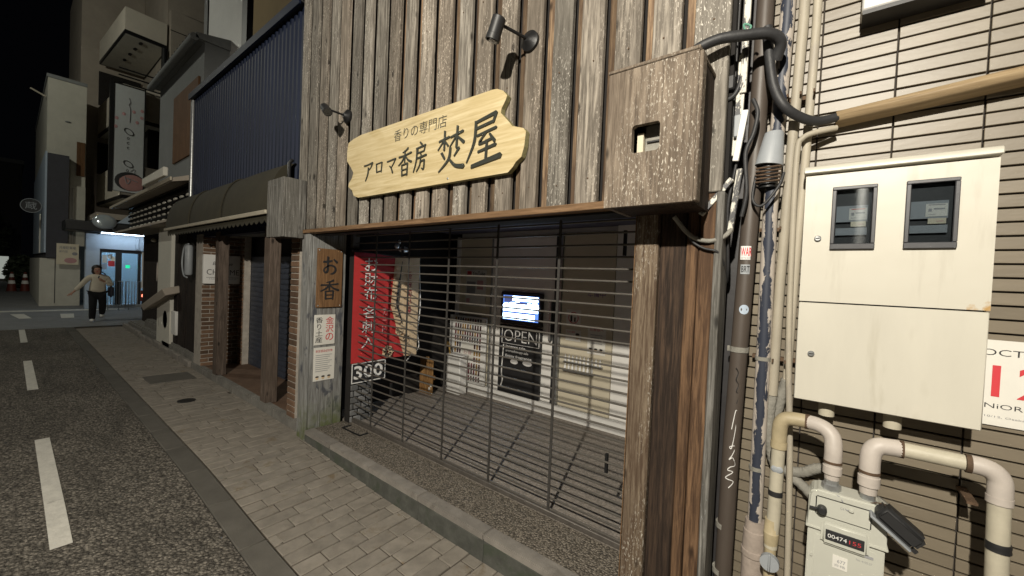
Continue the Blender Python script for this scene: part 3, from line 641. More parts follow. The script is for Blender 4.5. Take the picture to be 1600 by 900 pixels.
lettering(nt_, "お客様へ", RED, (-1.99, 3.9125, 1.135), UX, .16, .03)
P("text_line", MB().box(-1.98, -1.84, 3.911, 3.9125, 1.09, 1.097).box(-1.98, -1.84, 3.911, 3.9125, 1.06, 1.067).box(-1.98, -1.86, 3.911, 3.9125, 1.03, 1.037).box(-1.98, -1.84, 3.911, 3.9125, 1.0, 1.007), INKG, nt_)
for i in range(3):
    P("face_print", MB().ell((-1.975+i*.062, 3.912, .925), (.018, .001, .02)), CLOTH, nt_); P("hair_print", MB().ell((-1.975+i*.062, 3.9115, .942), (.02, .001, .01)), INKB, nt_)
nt_ = notice("notice_sheet", "pale notice board with small red play mark and grey print by the passage", -3.9, -3.53, 1.27, 1.76)
P("play_mark", MB().box(-3.88, -3.8, 3.911, 3.9135, 1.68, 1.74), RED, nt_); lettering(nt_, "YouTube", INKB, (-3.785, 3.9125, 1.685), UX, .23, .055, .01)
P("picture_print", MB().box(-3.88, -3.72, 3.911, 3.9135, 1.44, 1.6), INKG, nt_); P("red_print", MB().box(-3.69, -3.58, 3.911, 3.9135, 1.5, 1.62), PINKINK, nt_); P("red_print", MB().box(-3.88, -3.82, 3.911, 3.9135, 1.31, 1.37), PINKINK, nt_)
for i, c in enumerate("準備中"): lettering(shop, c, PURPLE, (-2.04+i*.073, 3.918, 1.5), UX, .064, .06, .01)
bsh = thing("bottle_shelf", "two narrow clear shelves holding rows of tiny glass bottles", "shelf", (-2.05, 3.9, .7))
bt = make_mesh("bottle", MB().tube([(0, 0, 0), (0, 0, .045), (0, 0, .055), (0, 0, .075)], [.014, .014, .007, .007], 8), WINK)
for r, zz in enumerate((.765, .665)):
    P("shelf_board", MB().box(-2.29, -1.82-.1*r, 3.88, 3.918, zz-.012, zz-.002), GALV, bsh)
for r, zz in enumerate((.765, .665)):
    for i in range(10-2*r):
        o = bpy.data.objects.new("bottle", bt); COL.objects.link(o); o.location = (-2.27+i*.047, 3.9, zz); ORG[o.name] = o.location.copy()
        tag(o, "tiny clear bottle in the row on the %s clear shelf" % ("upper" if r == 0 else "lower"), "bottle", "tiny bottles on the %s shelf" % ("upper" if r == 0 else "lower"))
# ------------------------------------------------------------------ main sign, plaques, spotlights, boxes
sg = thing("shop_sign", "pale yellow wooden signboard with wavy ends and brushed dark characters", "signboard", (-2.3, 1.78, 2.26))
out = [(-3.214,2.66),(-3.212,2.585),(-3.146,2.522),(-3.105,2.474),(-3.125,2.43),(-3.17,2.395),(-3.176,2.366),(-3.115,2.328),(-3.089,2.283),(-3.02,2.261),(-2.2,2.259),(-1.455,2.258),(-1.42,2.285),(-1.40,2.31),(-1.362,2.333),(-1.345,2.39),(-1.338,2.469),(-1.357,2.49),(-1.436,2.517),(-1.475,2.56),(-1.526,2.61),(-1.522,2.635),(-1.495,2.675),(-1.483,2.7),(-1.515,2.735),(-1.56,2.757),(-1.6,2.762),(-2.3,2.764),(-3.005,2.765),(-3.12,2.752),(-3.199,2.732)]
P("sign_face", MB().prism([(x, 1.757, z) for x, z in out], (0, .002, 0)), SIGNW, sg, smooth=False)
P("sign_board", MB().prism([(x, 1.7592, z) for x, z in out], (0, .034, 0)), SIGNE, sg, smooth=False)
lettering(sg, "香りの専門店", INK, (-2.555, 1.7555, 2.625), UX, .57, .082, -.004)
tm = MB()
for ch, x0, w, z0, h in (('ア', -2.94, .13, 2.38, .145), ('ロ', -2.78, .10, 2.415, .10), ('マ', -2.63, .115, 2.39, .125), ('香', -2.485, .15, 2.36, .19), ('房', -2.31, .14, 2.37, .19)):
    P('character', brush(MB(), ch, (x0, 1.7565, z0), UX, w, h, 1.08, (0, -.008, 0)), INK, sg, smooth=False)
for ch, x0, w, z0, h in (('焚', -2.06, .24, 2.345, .25), ('屋', -1.775, .25, 2.33, .29)):
    P('character', brush(MB(), ch, (x0, 1.7565, z0), UX, w, h, .95, (0, -.008, 0)), INK, sg, smooth=False)
P("nail_head", MB().ell((-1.956, 1.756, 2.285), (.008, .003, .008), 10, 6), GALV, sg)
pq = thing("carved_plaque", "brown wooden plaque with two brushed black characters on the mossy pier", "plaque", (-3.9, 1.99, 1.29))
P("plaque_board", MB().box(-3.918, -3.898, 1.868, 2.126, 1.294, 1.876), PLAQ, pq, bevel=.004)
lf = (.003, 0, 0)
P("character", brush(MB(), 'お', (-3.8975, 1.915, 1.62), UY, .155, .18, 1.75, lf), INKB, pq, smooth=False); P("character", brush(MB(), '香', (-3.8975, 1.9, 1.375), UY, .185, .19, 1.6, lf), INKB, pq, smooth=False)
for y in (1.885, 2.108):
    for z in (1.312, 1.858): P("nail_head", MB().ell((-3.897, y, z), (.004, .007, .007), 10, 6), GALV, pq)
ps = thing("souvenir_sign", "cream paper sign with red and black characters under the plaque", "paper sign", (-3.91, 1.97, .92))
P("sheet", MB().box(-3.917, -3.911, 1.862, 2.074, .92, 1.22), PAPER, ps, bevel=.002)
column_text(ps, "金沢の", RED, (-3.9098, 1.975, .955), UY, .082, .25, .006)
column_text(ps, "香り土産", INKB, (-3.9098, 1.875, .94), UY, .07, .26, .002)
ps = thing("notice_poster", "white notice with a red heading and three small faces low on the pier", "poster", (-3.91, 1.97, .56))
P("sheet", MB().box(-3.917, -3.913, 1.866, 2.08, .562, .895), PAPER, ps)
lettering(ps, "新型感染症対策", RED, (-3.9122, 1.885, .845), UY, .17, .026, .004)
tl = MB()
for i in range(9): tl.box(-3.9127, -3.9119, 1.885, 2.05-.02*(i % 3), .815-i*.02, .8205-i*.02)
P("text_line", tl, INKG, ps)
for i in range(3):
    P("face_print", MB().ell((-3.9122, 1.905+i*.06, .59), (.001, .016, .016)), CLOTH, ps); P("hair_print", MB().ell((-3.9118, 1.905+i*.06, .603), (.001, .018, .009)), INKB, ps)
def spot(label, base, head0, head1, r):
    t = thing("wall_spotlight", label, "spotlight", base, "black spotlights above the sign"); bx, by, bz = base; h0, h1 = Vector(head0), Vector(head1); d = (h1-h0).normalized()
    P("wall_plate", MB().tube([(bx, by, bz), (bx, by-.02, bz), (bx, by-.032, bz), (bx, by-.05, bz)], [.056, .056, .035, .018], 20), BLACK, t)
    P("arm", MB().tube([(bx, by-.04, bz), tuple(h0+d*.025+Vector((0, .02, 0)))], .0085, 10), BLACK, t)
    P("joint", MB().ell(h0+d*.025+Vector((0, .012, 0)), (.02, .02, .02), 12, 8), BLACK, t)
    hd = P("lamp_head", MB().tube([tuple(h0), tuple(h0+d*.004), tuple(h1-d*.03), tuple(h1-d*.028), tuple(h1)], [r*.9, r, r, r*1.06, r*1.06], 20), BLACKP, t)
    P("lens", MB().cyl(tuple(h1+d*.0005), tuple(h1+d*.003), r*.86, None, 20), LENS, hd)
spot("black wall spotlight mounted above the right half of the sign", (-1.36, 1.80, 2.98), (-1.40, 1.57, 3.01), (-1.44, 1.565, 2.90), .036)
spot("black wall spotlight mounted above the left end of the sign", (-3.286, 1.80, 2.985), (-3.31, 1.6, 3.0), (-3.19, 1.57, 2.925), .034)
bx = thing("box_cover", "weathered wooden box with a square hole jutting from the board wall", "wooden box", (-.57, 1.67, 1.966))
o_ = [(-.75, 1.966), (-.401, 1.966), (-.401, 2.52), (-.75, 2.51)]; h_ = (-.642, -.531, 2.175, 2.286)
def holed_plate(X0, X1, Z0, Z1, h, r, y0, y1):
    cx, cz = (h[0]+h[1])/2, (h[2]+h[3])/2; inner = []; outer = []
    for k, (sx, sz, a0) in enumerate(((1, 1, 0), (-1, 1, 90), (-1, -1, 180), (1, -1, 270))):
        ox, oz = cx+sx*((h[1]-h[0])/2-r), cz+sz*((h[3]-h[2])/2-r)
        for i in range(5):
            t = R(a0+i*22.5); inner.append((ox+r*math.cos(t), oz+r*math.sin(t)))
            e0 = (X1 if sx > 0 else X0, Z1 if sz > 0 else Z0); w = abs(i-2)/2
            p = inner[-1]; side = (i < 2) == (a0 in (0, 180))
            outer.append(e0 if i == 2 else ((e0[0], e0[1]+(p[1]-e0[1])*w) if side else (e0[0]+(p[0]-e0[0])*w, e0[1])))
    n = len(inner); mb = MB()
    for y in (y0, y1): mb.v += [(x, y, z) for x, z in inner] + [(x, y, z) for x, z in outer]
    for i in range(n):
        j = (i+1) % n; mb.f += [(i, j, n+j, n+i), (2*n+i, 3*n+i, 3*n+j, 2*n+j), (i, 2*n+i, 2*n+j, j), (n+i, n+j, 3*n+j, 3*n+i)]
    return mb
mb = holed_plate(-.75, -.401, 1.966, 2.515, h_, .014, 1.545, 1.57)
P("front_board", mb, BOX, bx)
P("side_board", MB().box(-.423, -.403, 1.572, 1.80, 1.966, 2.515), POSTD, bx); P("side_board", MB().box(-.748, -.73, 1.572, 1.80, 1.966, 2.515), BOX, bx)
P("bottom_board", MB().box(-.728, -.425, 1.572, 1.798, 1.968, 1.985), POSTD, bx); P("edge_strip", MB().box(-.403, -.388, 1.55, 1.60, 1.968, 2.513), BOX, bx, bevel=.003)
P("top_board", MB().box(-.755, -.398, 1.54, 1.80, 2.516, 2.53), BOX, bx, bevel=.003)
P("inner_frame", MB().box(-.64, -.615, 1.60, 1.62, 2.165, 2.27).box(-.614, -.52, 1.60, 1.62, 2.165, 2.19), PAPERC, bx)
P("inner_window", MB().box(-.614, -.52, 1.622, 1.63, 2.191, 2.3), HOSE, bx)
P("inner_bar", MB().box(-.605, -.52, 1.612, 1.62, 2.232, 2.238), BLACKP, bx)
eb = thing("end_box_cover", "small grey wooden box jutting out at the end of the dark awning", "wooden box", (-4.24, 1.7, 1.97))
P("front_board", MB().box(-4.43, -4.10, 1.60, 1.622, 1.965, 2.53), GREYW, eb, bevel=.004); P("front_board", MB().box(-4.098, -4.052, 1.597, 1.62, 1.965, 2.53), GREYW, eb, bevel=.004)
P("side_board", MB().box(-4.072, -4.048, 1.623, 1.74, 1.965, 2.53), GREYW, eb, bevel=.004); P("side_board", MB().box(-4.072, -4.046, 1.742, 1.81, 1.965, 2.53), GREYW, eb, bevel=.004)
P("bottom_board", MB().box(-4.428, -4.074, 1.624, 1.8, 1.97, 1.985), POSTD, eb); P("back_board", MB().box(-4.428, -4.074, 1.78, 1.81, 1.987, 2.5), POSTD, eb); P("top_board", MB().box(-4.428, -4.074, 1.624, 1.778, 2.5, 2.52), POSTD, eb)
# ------------------------------------------------------------------ tiled building on the right
tb = thing("tiled_building", "building faced with long beige border tiles on the right of the wooden shop", "building", (.2, 2.06, 0))
P("wall", MB().box(-.52, 3.2, 2.056, 2.3, -.2, 5.2), GROUT, tb)
tw_, th_ = .2252, .0462
tm_ = make_mesh("tile", MB().box(0, tw_-.0045, -.012, .004, 0, th_-.0062), TILE, (0, 0, 0), .0015)
tf = MB(); n = 0
for r in range(110):
    z = -.12 + r*th_
    for c in range(14):
        x = -.2837 + c*tw_
        vis = (c < 4 and .5 < z < 2.88 and not (1.28 < z < 2.08 and 1 <= c < 3)) and n < 292
        if vis: inst("tile", tm_, tb, (x+random.uniform(-.0006, .0006), 2.05+random.uniform(-.0015, .0012), z)); n += 1
        else: tf.box(x, x+tw_-.0045, 2.04, 2.056, z, z+th_-.0062)
P("tile_field", tf, TILE, tb, kind="stuff", smooth=False)
P("corner_flashing", MB().box(-.42, -.2875, 2.035, 2.054, -.1, 5.1), M("dark_flashing", (.045,.043,.045), .5, .2, var=.2, bp=.05), tb)
# wall box above (its underside and shadow show)
ac = thing("wall_box", "white box fixed high on the tiled wall at the top edge of the photo", "wall box", (.2, 1.99, 2.69))
P("casing", MB().box(.053, .37, 1.93, 2.037, 2.69, 3.15), WHITE, ac, bevel=.006); P("base_tray", MB().box(.055, .368, 1.932, 2.036, 2.675, 2.689), BLACKP, ac)
cb = thing("meter_cabinet", "cream two-door electric meter cabinet with two dark windows", "meter cabinet", (.16, 1.97, 1.24))
P("lid", MB().prism([(-.089, 1.878, 2.1), (-.089, 1.878, 2.112), (-.089, 1.886, 2.126), (-.089, 2.036, 2.142), (-.089, 2.036, 2.1)], (.495, 0, 0)), CREAM, cb, bevel=.003)
P("casing", MB().box(-.078, .396, 1.905, 2.037, 1.243, 2.094), CREAM, cb, bevel=.004)
wins = [(.0, .123, 1.812, 2.04), (.195, .319, 1.812, 2.04)]
mb = MB(); xs = [-.082, .006, .117, .201, .313, .400]
for x0, x1 in ((-.082, .006), (.117, .201), (.313, .4)): mb.box(x0, x1, 1.888, 1.903, 1.617, 2.091)
for x0, x1 in ((.006, .117), (.201, .313)): mb.box(x0, x1, 1.888, 1.903, 1.617, 1.82).box(x0, x1, 1.888, 1.903, 2.032, 2.091)
P("upper_door", mb, RUSTCREAM, cb, smooth=False)
P("lower_door", MB().box(-.082, .399, 1.888, 1.903, 1.24, 1.612), CREAM, cb, bevel=.003)
P("recess_plate", MB().box(-.07, .39, 1.903, 1.9045, 1.6, 2.08), BLACKP, cb)
for k, (x0, x1, z0, z1) in enumerate(wins):
    fr = MB(); t = .012
    fr.box(x0, x1, 1.876, 1.888, z0, z0+t*1.7).box(x0, x1, 1.876, 1.888, z1-t, z1).box(x0, x0+t, 1.876, 1.888, z0+t*1.7, z1-t).box(x1-t, x1, 1.876, 1.888, z0+t*1.7, z1-t)
    f = P("window_frame", fr, M("window_bezel%d" % k, (.06,.06,.065), .4, .2, var=.1, bp=.03), cb, bevel=.002)
    P("pane", MB().box(x0+t, x1-t, 1.8805, 1.8815, z0+t*1.7, z1-t), LENS, f)
    P("meter_body", MB().box(x0+t+.002, x1-.022, 1.8905, 1.9, z0+.1, z0+.158), GREYP, f)
    P("meter_base", MB().box(x0+t+.002, x1-.022, 1.8905, 1.9, z0+.052, z0+.078), GREYP, f)
    P("dial_card", MB().box(x0+.05, x1-.024, 1.8885, 1.8903, z0+.106, z0+.148), PAPER, f)
    P("dial_print", MB().box(x0+.056, x1-.03, 1.8878, 1.8884, z0+.143, z0+.1455), RED if k == 0 else INKG, f)
    P("dial_text", MB().box(x0+.068, x1-.03, 1.8878, 1.8884, z0+.128, z0+.133).box(x0+.056, x0+.064, 1.8878, 1.8884, z0+.122, z0+.132).box(x0+.056, x1-.05, 1.8878, 1.8884, z0+.112, z0+.1135), INKG, f)
    P("code_label", MB().box(x0+.056, x1-.026, 1.8885, 1.8903, z0+.082, z0+.1), PAPERC, f)
    P("label_print", MB().box(x0+.076, x1-.032, 1.8878, 1.8884, z0+.089, z0+.091), PINKINK, f)
for z in (1.854, 1.42):
    l = P("lock", MB().tube([(-.036, 1.888, z), (-.036, 1.881, z), (-.036, 1.879, z)], [.0105, .0105, .008], 18), GALV, cb); P("key_slot", MB().box(-.0425, -.0295, 1.8775, 1.8788, z-.0016, z+.0016), BLACK, l)
for x in (.02, .205): P("conduit_stub", MB().cyl((x, 1.965, 1.18), (x, 1.965, 1.25), .025, None, 16), CREAMP, cb, label="short pale conduit stub under the cabinet")
# handrail-like cable cover
P("cable_duct", MB().prism([(-.005, 1.985, 2.305), (-.005, 1.965, 2.312), (-.005, 1.952, 2.33), (-.005, 1.965, 2.349), (-.005, 1.985, 2.356), (-.005, 2.035, 2.356), (-.005, 2.035, 2.305)], (.6, -.02, .045)), wood("duct_tan", (.29,.21,.12), (.38,.285,.17), axis=0, tone=(1, 1), rough=.5, knots=False, bp=.05), label="long tan cable cover slanting across the tiled wall", cat="cable cover", bevel=.003)
po = thing("wall_poster", "white poster reading 12 in red on the tiled wall right of the cabinet", "poster", (.6, 2.03, 1.235))
P("sheet", MB().box(.40, .88, 2.031, 2.034, 1.236, 1.519), PAPER, po)
lettering(po, "OCTOPUS", INKB, (.418, 2.030, 1.468), UX, .20, .021, -.006)
lettering(po, "12", RED, (.443, 2.030, 1.332), UX, .13, .105, .006)
lettering(po, "JUNiORMOST", INKB, (.392, 2.030, 1.288), UX, .215, .021, -.006)
lettering(po, "10/12, Osaka, 2024", INKG, (.432, 2.030, 1.262), UX, .13, .007)
# ------------------------------------------------------------------ pipes between the shop and the tiled wall
def pipe(name, label, path, r, mat, cat="pipe", n=14, group=None):
    return P(name, MB().tube(path, r, n), mat, label=label, cat=cat, group=group)
dp = thing("brown_downpipe", "thick dark brown downpipe with stickers beside the shop's right post", "downpipe", (-.28, 1.93, -.1))
P("pipe_body", MB().tube([(-.245, 1.95, 4.0), (-.262, 1.95, 2.3), (-.272, 1.94, 1.8), (-.29, 1.93, 1.0), (-.30, 1.93, -.12)], .033, 20), BROWNP, dp)
for z in (1.385, .62, .42): P("pipe_clamp", MB().tube([(-.281-.02*(1.385-z)/.9, 1.935, z), (-.281-.02*(1.385-z)/.9, 1.935, z+.022)], .0365, 20), HOSE, dp); 
P("clamp_ear", MB().box(-.325, -.305, 1.925, 1.935, 1.385, 1.407), HOSE, dp)
def on_pipe(a, z, r=.0336, cx=-.277, cy=1.9375): return (cx+r*math.sin(a), cy-r*math.cos(a), z)
def sticker(name, a0, a1, z0, z1, mat, r=.0336, poly=None):
    mb = MB(); k = 8
    for i in range(k):
        b, c = a0+(a1-a0)*i/k, a0+(a1-a0)*(i+1)/k; mb.quad(on_pipe(b, z0, r), on_pipe(c, z0, r), on_pipe(c, z1, r), on_pipe(b, z1, r))
    return P(name, mb, mat, dp)
def pipe_text(s, a0, a1, z0, z1, mat, r=.0342, bold=0.0):
    vs, fs = text_mesh(s, bold); x0, x1 = min(v[0] for v in vs), max(v[0] for v in vs); y0, y1 = min(v[1] for v in vs), max(v[1] for v in vs)
    mb = MB().add([on_pipe(a0+(a1-a0)*(v[0]-x0)/(x1-x0), z0+(z1-z0)*(v[1]-y0)/(y1-y0), r) for v in vs], fs); P("lettering", mb, mat, dp, smooth=False)
sticker("sticker", -.45, .85, 1.775, 1.832, WINK); pipe_text("WAR", -.4, .8, 1.79, 1.826, RED, bold=.02); pipe_text("BETTER DAYS", -.3, .7, 1.779, 1.785, INKG)
sticker("sticker", -.35, .75, 1.715, 1.755, GREYP); pipe_text("BRT", -.25, .65, 1.722, 1.749, INKB, bold=.015)
mb = MB(); mb.add([on_pipe(.3, 1.567, .0342)] + [on_pipe(.3+.55*math.cos(t), 1.567+.02*math.sin(t), .0342) for t in [i*math.pi/10 for i in range(20)]], [(0, 1+i, 1+(i+1) % 20) for i in range(20)])
P("round_sticker", mb, SHOPF, dp)
def scrawl(pts, mat, w=.0018):
    pp = smooth_path([Vector((a, z, 0)) for a, z in pts], 5); P("marker_scrawl", MB().tube([on_pipe(q.x, q.y, .0335, -.294, 1.93) for q in pp], w, 5), mat, dp)
scrawl([(.2, 1.06), (.55, 1.14), (.75, 1.12), (.55, 1.04), (.3, .98), (.1, .985), (.75, .99), (.4, .95), (.1, .93), (.5, .94), (.8, .91), (.3, .9), (.0, .885), (.6, .88), (-.2, .85), (.7, .84), (.2, .81)], WINK)
scrawl([(.3, 1.32), (.6, 1.3), (.4, 1.27), (.7, 1.25), (.5, 1.22), (.8, 1.21), (.6, 1.17)], BLACK, .0022)
pl = thing("peeling_pipe", "blue-black pipe with flaking pale paint", "pipe", (-.2, 1.95, -.1))
P("pipe_body", MB().tube([(-.165, 1.95, 4.0), (-.178, 1.95, 2.75), (-.199, 1.95, 1.97), (-.195, 1.95, 1.4), (-.192, 1.95, .655)], .0265, 18), PEEL, pl)
P("collar", MB().tube([(-.19, 1.95, .69), (-.19, 1.95, .65), (-.19, 1.95, .648), (-.19, 1.95, .57), (-.19, 1.95, .568), (-.19, 1.95, .545), (-.19, 1.95, .54), (-.19, 1.95, -.12)], [.036, .038, .041, .043, .046, .046, .042, .042], 18), M("collar_pink", (.34,.285,.245), .8, var=.2, sc=20, bp=.3), pl)
for z in (1.36, .9): P("pipe_clamp", MB().tube([(-.196, 1.95, z), (-.196, 1.95, z+.016)], .0285, 16), HOSE, pl)
pipe("beige_conduit", "wide beige conduit right of the peeling pipe", [(-.115, 1.965, 4.0), (-.124, 1.965, 2.73), (-.14, 1.965, 2.2), (-.152, 1.965, 1.7), (-.157, 1.965, 1.22)], .0185, CONDM, group=None)
pipe("beige_conduit", "beige conduit passing behind the cable cover, second from the peeling pipe", [(-.078, 1.985, 4.0), (-.082, 1.985, 2.71), (-.092, 1.985, 2.2), (-.102, 1.985, 1.9), (-.112, 1.985, 1.28)], .0155, CONDM)
pipe("thin_beige_conduit", "thin beige conduit that bends down beside the meter cabinet", smooth_path([(.0, 1.98, 2.29), (-.07, 1.95, 2.275), (-.105, 1.94, 2.255), (-.118, 1.94, 2.21), (-.119, 1.94, 1.97), (-.11, 1.94, 1.45), (-.085, 1.93, 1.0), (-.07, 1.93, .5), (-.06, 1.93, -.1)], 5), .0108, CONDM)
cl_ = MB()
for z in (2.43, 1.9, 1.36):
    cl_.box(-.24, -.075, 1.995, 2.03, z, z+.015)
    for x in (-.206, -.16, -.118, -.075): cl_.box(x-.003, x+.003, 1.93, 2.0, z, z+.012)
P("pipe_bracket", cl_, RUST, label="rusty bracket rails holding the pipes to the tiled wall", cat="bracket")
for k, (pts, lab) in enumerate((([(-.157, 1.97, 1.235), (-.165, 1.975, 1.1), (-.155, 1.99, 1.0), (-.13, 2.0, .92), (-.05, 2.0, .92), (.0, 1.99, .955), (.05, 1.99, .97)], "grey ribbed hose looping from the wide conduit behind the gas riser"),
    ([(-.112, 1.985, 1.29), (-.13, 1.99, 1.2), (-.15, 2.0, 1.05), (-.12, 2.01, .93), (-.03, 2.0, .86), (.04, 1.98, .8), (.1, 1.98, .80), (.16, 1.99, .84), (.2, 2.0, .90)], "grey ribbed hose sagging behind the gas meter couplings"))):
    pp = smooth_path(pts, 9); P("ribbed_hose", MB().tube(pp, [.0185+.0022*(i % 2) for i in range(len(pp))], 12), HOSE, label=lab, cat="hose", group=None)
cup = thing("cable_weatherhead", "grey plastic cable hood on the pipes below the black hose", "cable hood", (-.21, 1.93, 2.16))
P("hood", MB().tube([(-.198, 1.93, 2.295), (-.198, 1.93, 2.29), (-.21, 1.93, 2.17), (-.211, 1.93, 2.162)], [.03, .034, .05, .051], 22), GREYP, cup)
rc = MB()
for i in range(5): rc.tube([(-.25, 1.89, 2.145-i*.014), (-.21, 1.878, 2.143-i*.014), (-.165, 1.89, 2.147-i*.014)], .004, 6)
P("terminal_coil", rc, RUST, cup); P("terminal_core", MB().cyl((-.21, 1.93, 2.16), (-.21, 1.93, 2.07), .035, None, 14), BLACK, cup)
# cables, white cable strips
def cable(label, pts, r, mat=RUBBER, name="black_cable", cat="cable"):
    return P(name, MB().tube(smooth_path(pts, 7), r, 10), mat, label=label, cat=cat)
cable("thick black hose curving from the tan cable cover up between the pipes", [(.005, 1.975, 2.33), (-.06, 1.94, 2.315), (-.115, 1.9, 2.33), (-.165, 1.86, 2.37), (-.2, 1.86, 2.45), (-.22, 1.86, 2.56), (-.235, 1.87, 2.7)], .0175, name="black_hose", cat="hose")
cable("thick black hose lying across the pipes from the wooden box", [(-.5, 1.75, 2.60), (-.455, 1.72, 2.615), (-.38, 1.73, 2.633), (-.3, 1.76, 2.635), (-.22, 1.80, 2.635), (-.185, 1.84, 2.61), (-.2, 1.87, 2.56)], .0205, name="black_hose", cat="hose")
cable("black cable hanging down behind the wooden box", [(-.42, 1.82, 2.62), (-.39, 1.84, 2.5), (-.37, 1.85, 2.44), (-.33, 1.85, 2.46), (-.31, 1.86, 2.55)], .009)
cable("black cable running down beside the white cable strip", [(-.27, 1.86, 2.42), (-.25, 1.85, 2.36), (-.26, 1.85, 2.28), (-.285, 1.85, 2.2), (-.275, 1.86, 2.05), (-.29, 1.87, 1.95)], .008)
cable("black cable looping behind the grey cable hood", [(-.25, 1.9, 2.12), (-.255, 1.88, 2.02), (-.22, 1.87, 1.99), (-.17, 1.88, 2.06), (-.155, 1.9, 2.12)], .0055)
cable("black cable dropping from the peeling cable strip to the downpipe", [(-.315, 1.85, 2.17), (-.325, 1.85, 2.1), (-.34, 1.86, 1.98), (-.335, 1.9, 1.75), (-.345, 1.95, 1.68)], .006)
cable("grey cable drooping from under the wooden box", [(-.52, 1.74, 1.945), (-.478, 1.77, 1.885), (-.44, 1.79, 1.855), (-.39, 1.80, 1.845), (-.345, 1.82, 1.86), (-.318, 1.84, 1.895)], .0095, HOSE, "grey_cable")
cable("thin black cable hanging above the right post", [(-.5, 1.77, 1.93), (-.46, 1.79, 1.85), (-.41, 1.795, 1.815), (-.36, 1.80, 1.8), (-.34, 1.85, 1.75)], .005)
def strip(label, p0, p1, w, mat): 
    a, b = Vector(p0), Vector(p1); d = (b-a); u = d.normalized().cross(Vector((0, 1, 0))).normalized()
    return P("cable_strip", MB().obox((a+b)/2, d/2, u*w/2, Vector((0, .007, 0))), mat, label=label, cat="cable strip", bevel=.002)
strip("long white cable strip running up past the top of the photo", (-.30, 1.85, 4.0), (-.306, 1.85, 2.45), .024, PEELW)
strip("peeling white cable strip below the green string", (-.312, 1.86, 2.62), (-.322, 1.86, 2.2), .03, PEELW)
strip("clean white cable strip slanting down to the box", (-.29, 1.83, 2.37), (-.316, 1.83, 2.17), .023, WHITE)
strip("dirty white cable strip slanting out under the wooden box", (-.325, 1.83, 2.1), (-.43, 1.80, 1.955), .022, PEELW)
strip("peeling white cable strip hanging between box and downpipe", (-.30, 1.84, 2.14), (-.323, 1.84, 1.89), .022, PEELW)
strip("dark flaking strip beside the downpipe behind the box", (-.345, 1.9, 4.0), (-.36, 1.9, 2.0), .03, peel2() if False else BLACKP)
cable("green string knotted round the white cable strip", [(-.35, 1.83, 2.70), (-.31, 1.825, 2.675), (-.285, 1.82, 2.695), (-.31, 1.815, 2.71), (-.3, 1.82, 2.68), (-.27, 1.82, 2.67), (-.26, 1.82, 2.655)], .004, M("green_string", (.12,.3,.22), .8, bp=0), "green_string", "string")
P("conduit_box", MB().box(-.385, -.335, 1.83, 1.9, 2.47, 2.53), BLACKP, label="small black junction box beside the wooden box", cat="junction box", bevel=.006)
P("wall_bracket", MB().box(-.33, -.295, 1.83, 1.9, 2.27, 2.36), GREYP, label="grey metal bracket on the downpipe", cat="bracket", bevel=.004)
# ------------------------------------------------------------------ gas riser, gas meter and outlet pipe
rs = thing("gas_riser", "cream gas pipe rising and bending over into the left of the gas meter", "gas pipe", (-.11, 1.84, -.1))
P("vertical_pipe", MB().tube([(-.125, 1.84, .66), (-.12, 1.84, .78), (-.117, 1.84, 1.075)], .0225, 18), CREAMP, rs)
el = smooth_path([(-.117, 1.84, 1.06), (-.117, 1.84, 1.12), (-.112, 1.84, 1.15), (-.095, 1.84, 1.168), (-.06, 1.84, 1.172), (-.035, 1.84, 1.172)], 5)
P("elbow", MB().tube(el, .0255, 18), TANP, rs)
P("elbow_collar", MB().cyl((-.117, 1.84, 1.05), (-.117, 1.84, 1.075), .0275, None, 18), TANP, rs)
el = smooth_path([(-.035, 1.84, 1.172), (-.005, 1.83, 1.172), (.022, 1.82, 1.163), (.04, 1.81, 1.14), (.044, 1.80, 1.1), (.044, 1.80, 1.065)], 5)
P("elbow", MB().tube(el, .0255, 18), PINKP, rs)
P("black_band", MB().cyl((-.041, 1.84, 1.172), (-.027, 1.84, 1.172), .0268, None, 18), RUST, rs)
P("black_band", MB().cyl((.044, 1.80, 1.065), (.044, 1.80, 1.057), .0268, None, 18), RUST, rs)
P("coupling", MB().tube([(.044, 1.80, 1.058), (.044, 1.80, 1.048), (.044, 1.80, 1.046), (.044, 1.80, 1.02), (.044, 1.80, 1.018), (.044, 1.80, 1.0)], [.024, .024, .0275, .0275, .022, .021], 18), PINKP, rs)
P("black_band", MB().cyl((-.119, 1.84, .865), (-.119, 1.84, .885), .024, None, 18), BLACKP, rs)
P("grey_patch", MB().ell((-.117, 1.822, .972), (.02, .006, .016), 14, 8), GREYP, rs)
P("lower_fitting", MB().tube([(-.125, 1.84, .77), (-.125, 1.84, .72), (-.125, 1.84, .718), (-.125, 1.84, .68), (-.125, 1.84, .66), (-.125, 1.84, -.1)], [.0235, .0245, .026, .024, .02, .018], 18), TANP, rs)
P("valve_disc", MB().cyl((-.122, 1.805, .625), (-.122, 1.785, .625), .031, None, 22), GREYP, rs); P("valve_lever", MB().box(-.126, -.118, 1.772, 1.786, .60, .665), GREYP, rs, bevel=.002)
gm = thing("gas_meter", "pale grey gas meter with a small red and black counter window", "gas meter", (.08, 1.78, .5))
def shell(z0, z1, x0, x1, y0, y1, c, cb=0, pos=None):
    pts = [(x0+c, z1), (x1-c*1.6, z1), (x1, z1-c*1.4), (x1, z0+cb), (x1-cb, z0), (x0+cb, z0), (x0, z0+cb), (x0, z1-c)]
    return MB().prism([(x, y0, z) for x, z in pts], (0, y1-y0, 0))
P("upper_shell", shell(.832, .965, -.016, .19, 1.762, 1.86, .018), METERP, gm, bevel=.007, seg=3)
P("lower_shell", shell(.56, .828, -.014, .187, 1.768, 1.86, .004, .04), METERP, gm, bevel=.007, seg=3)
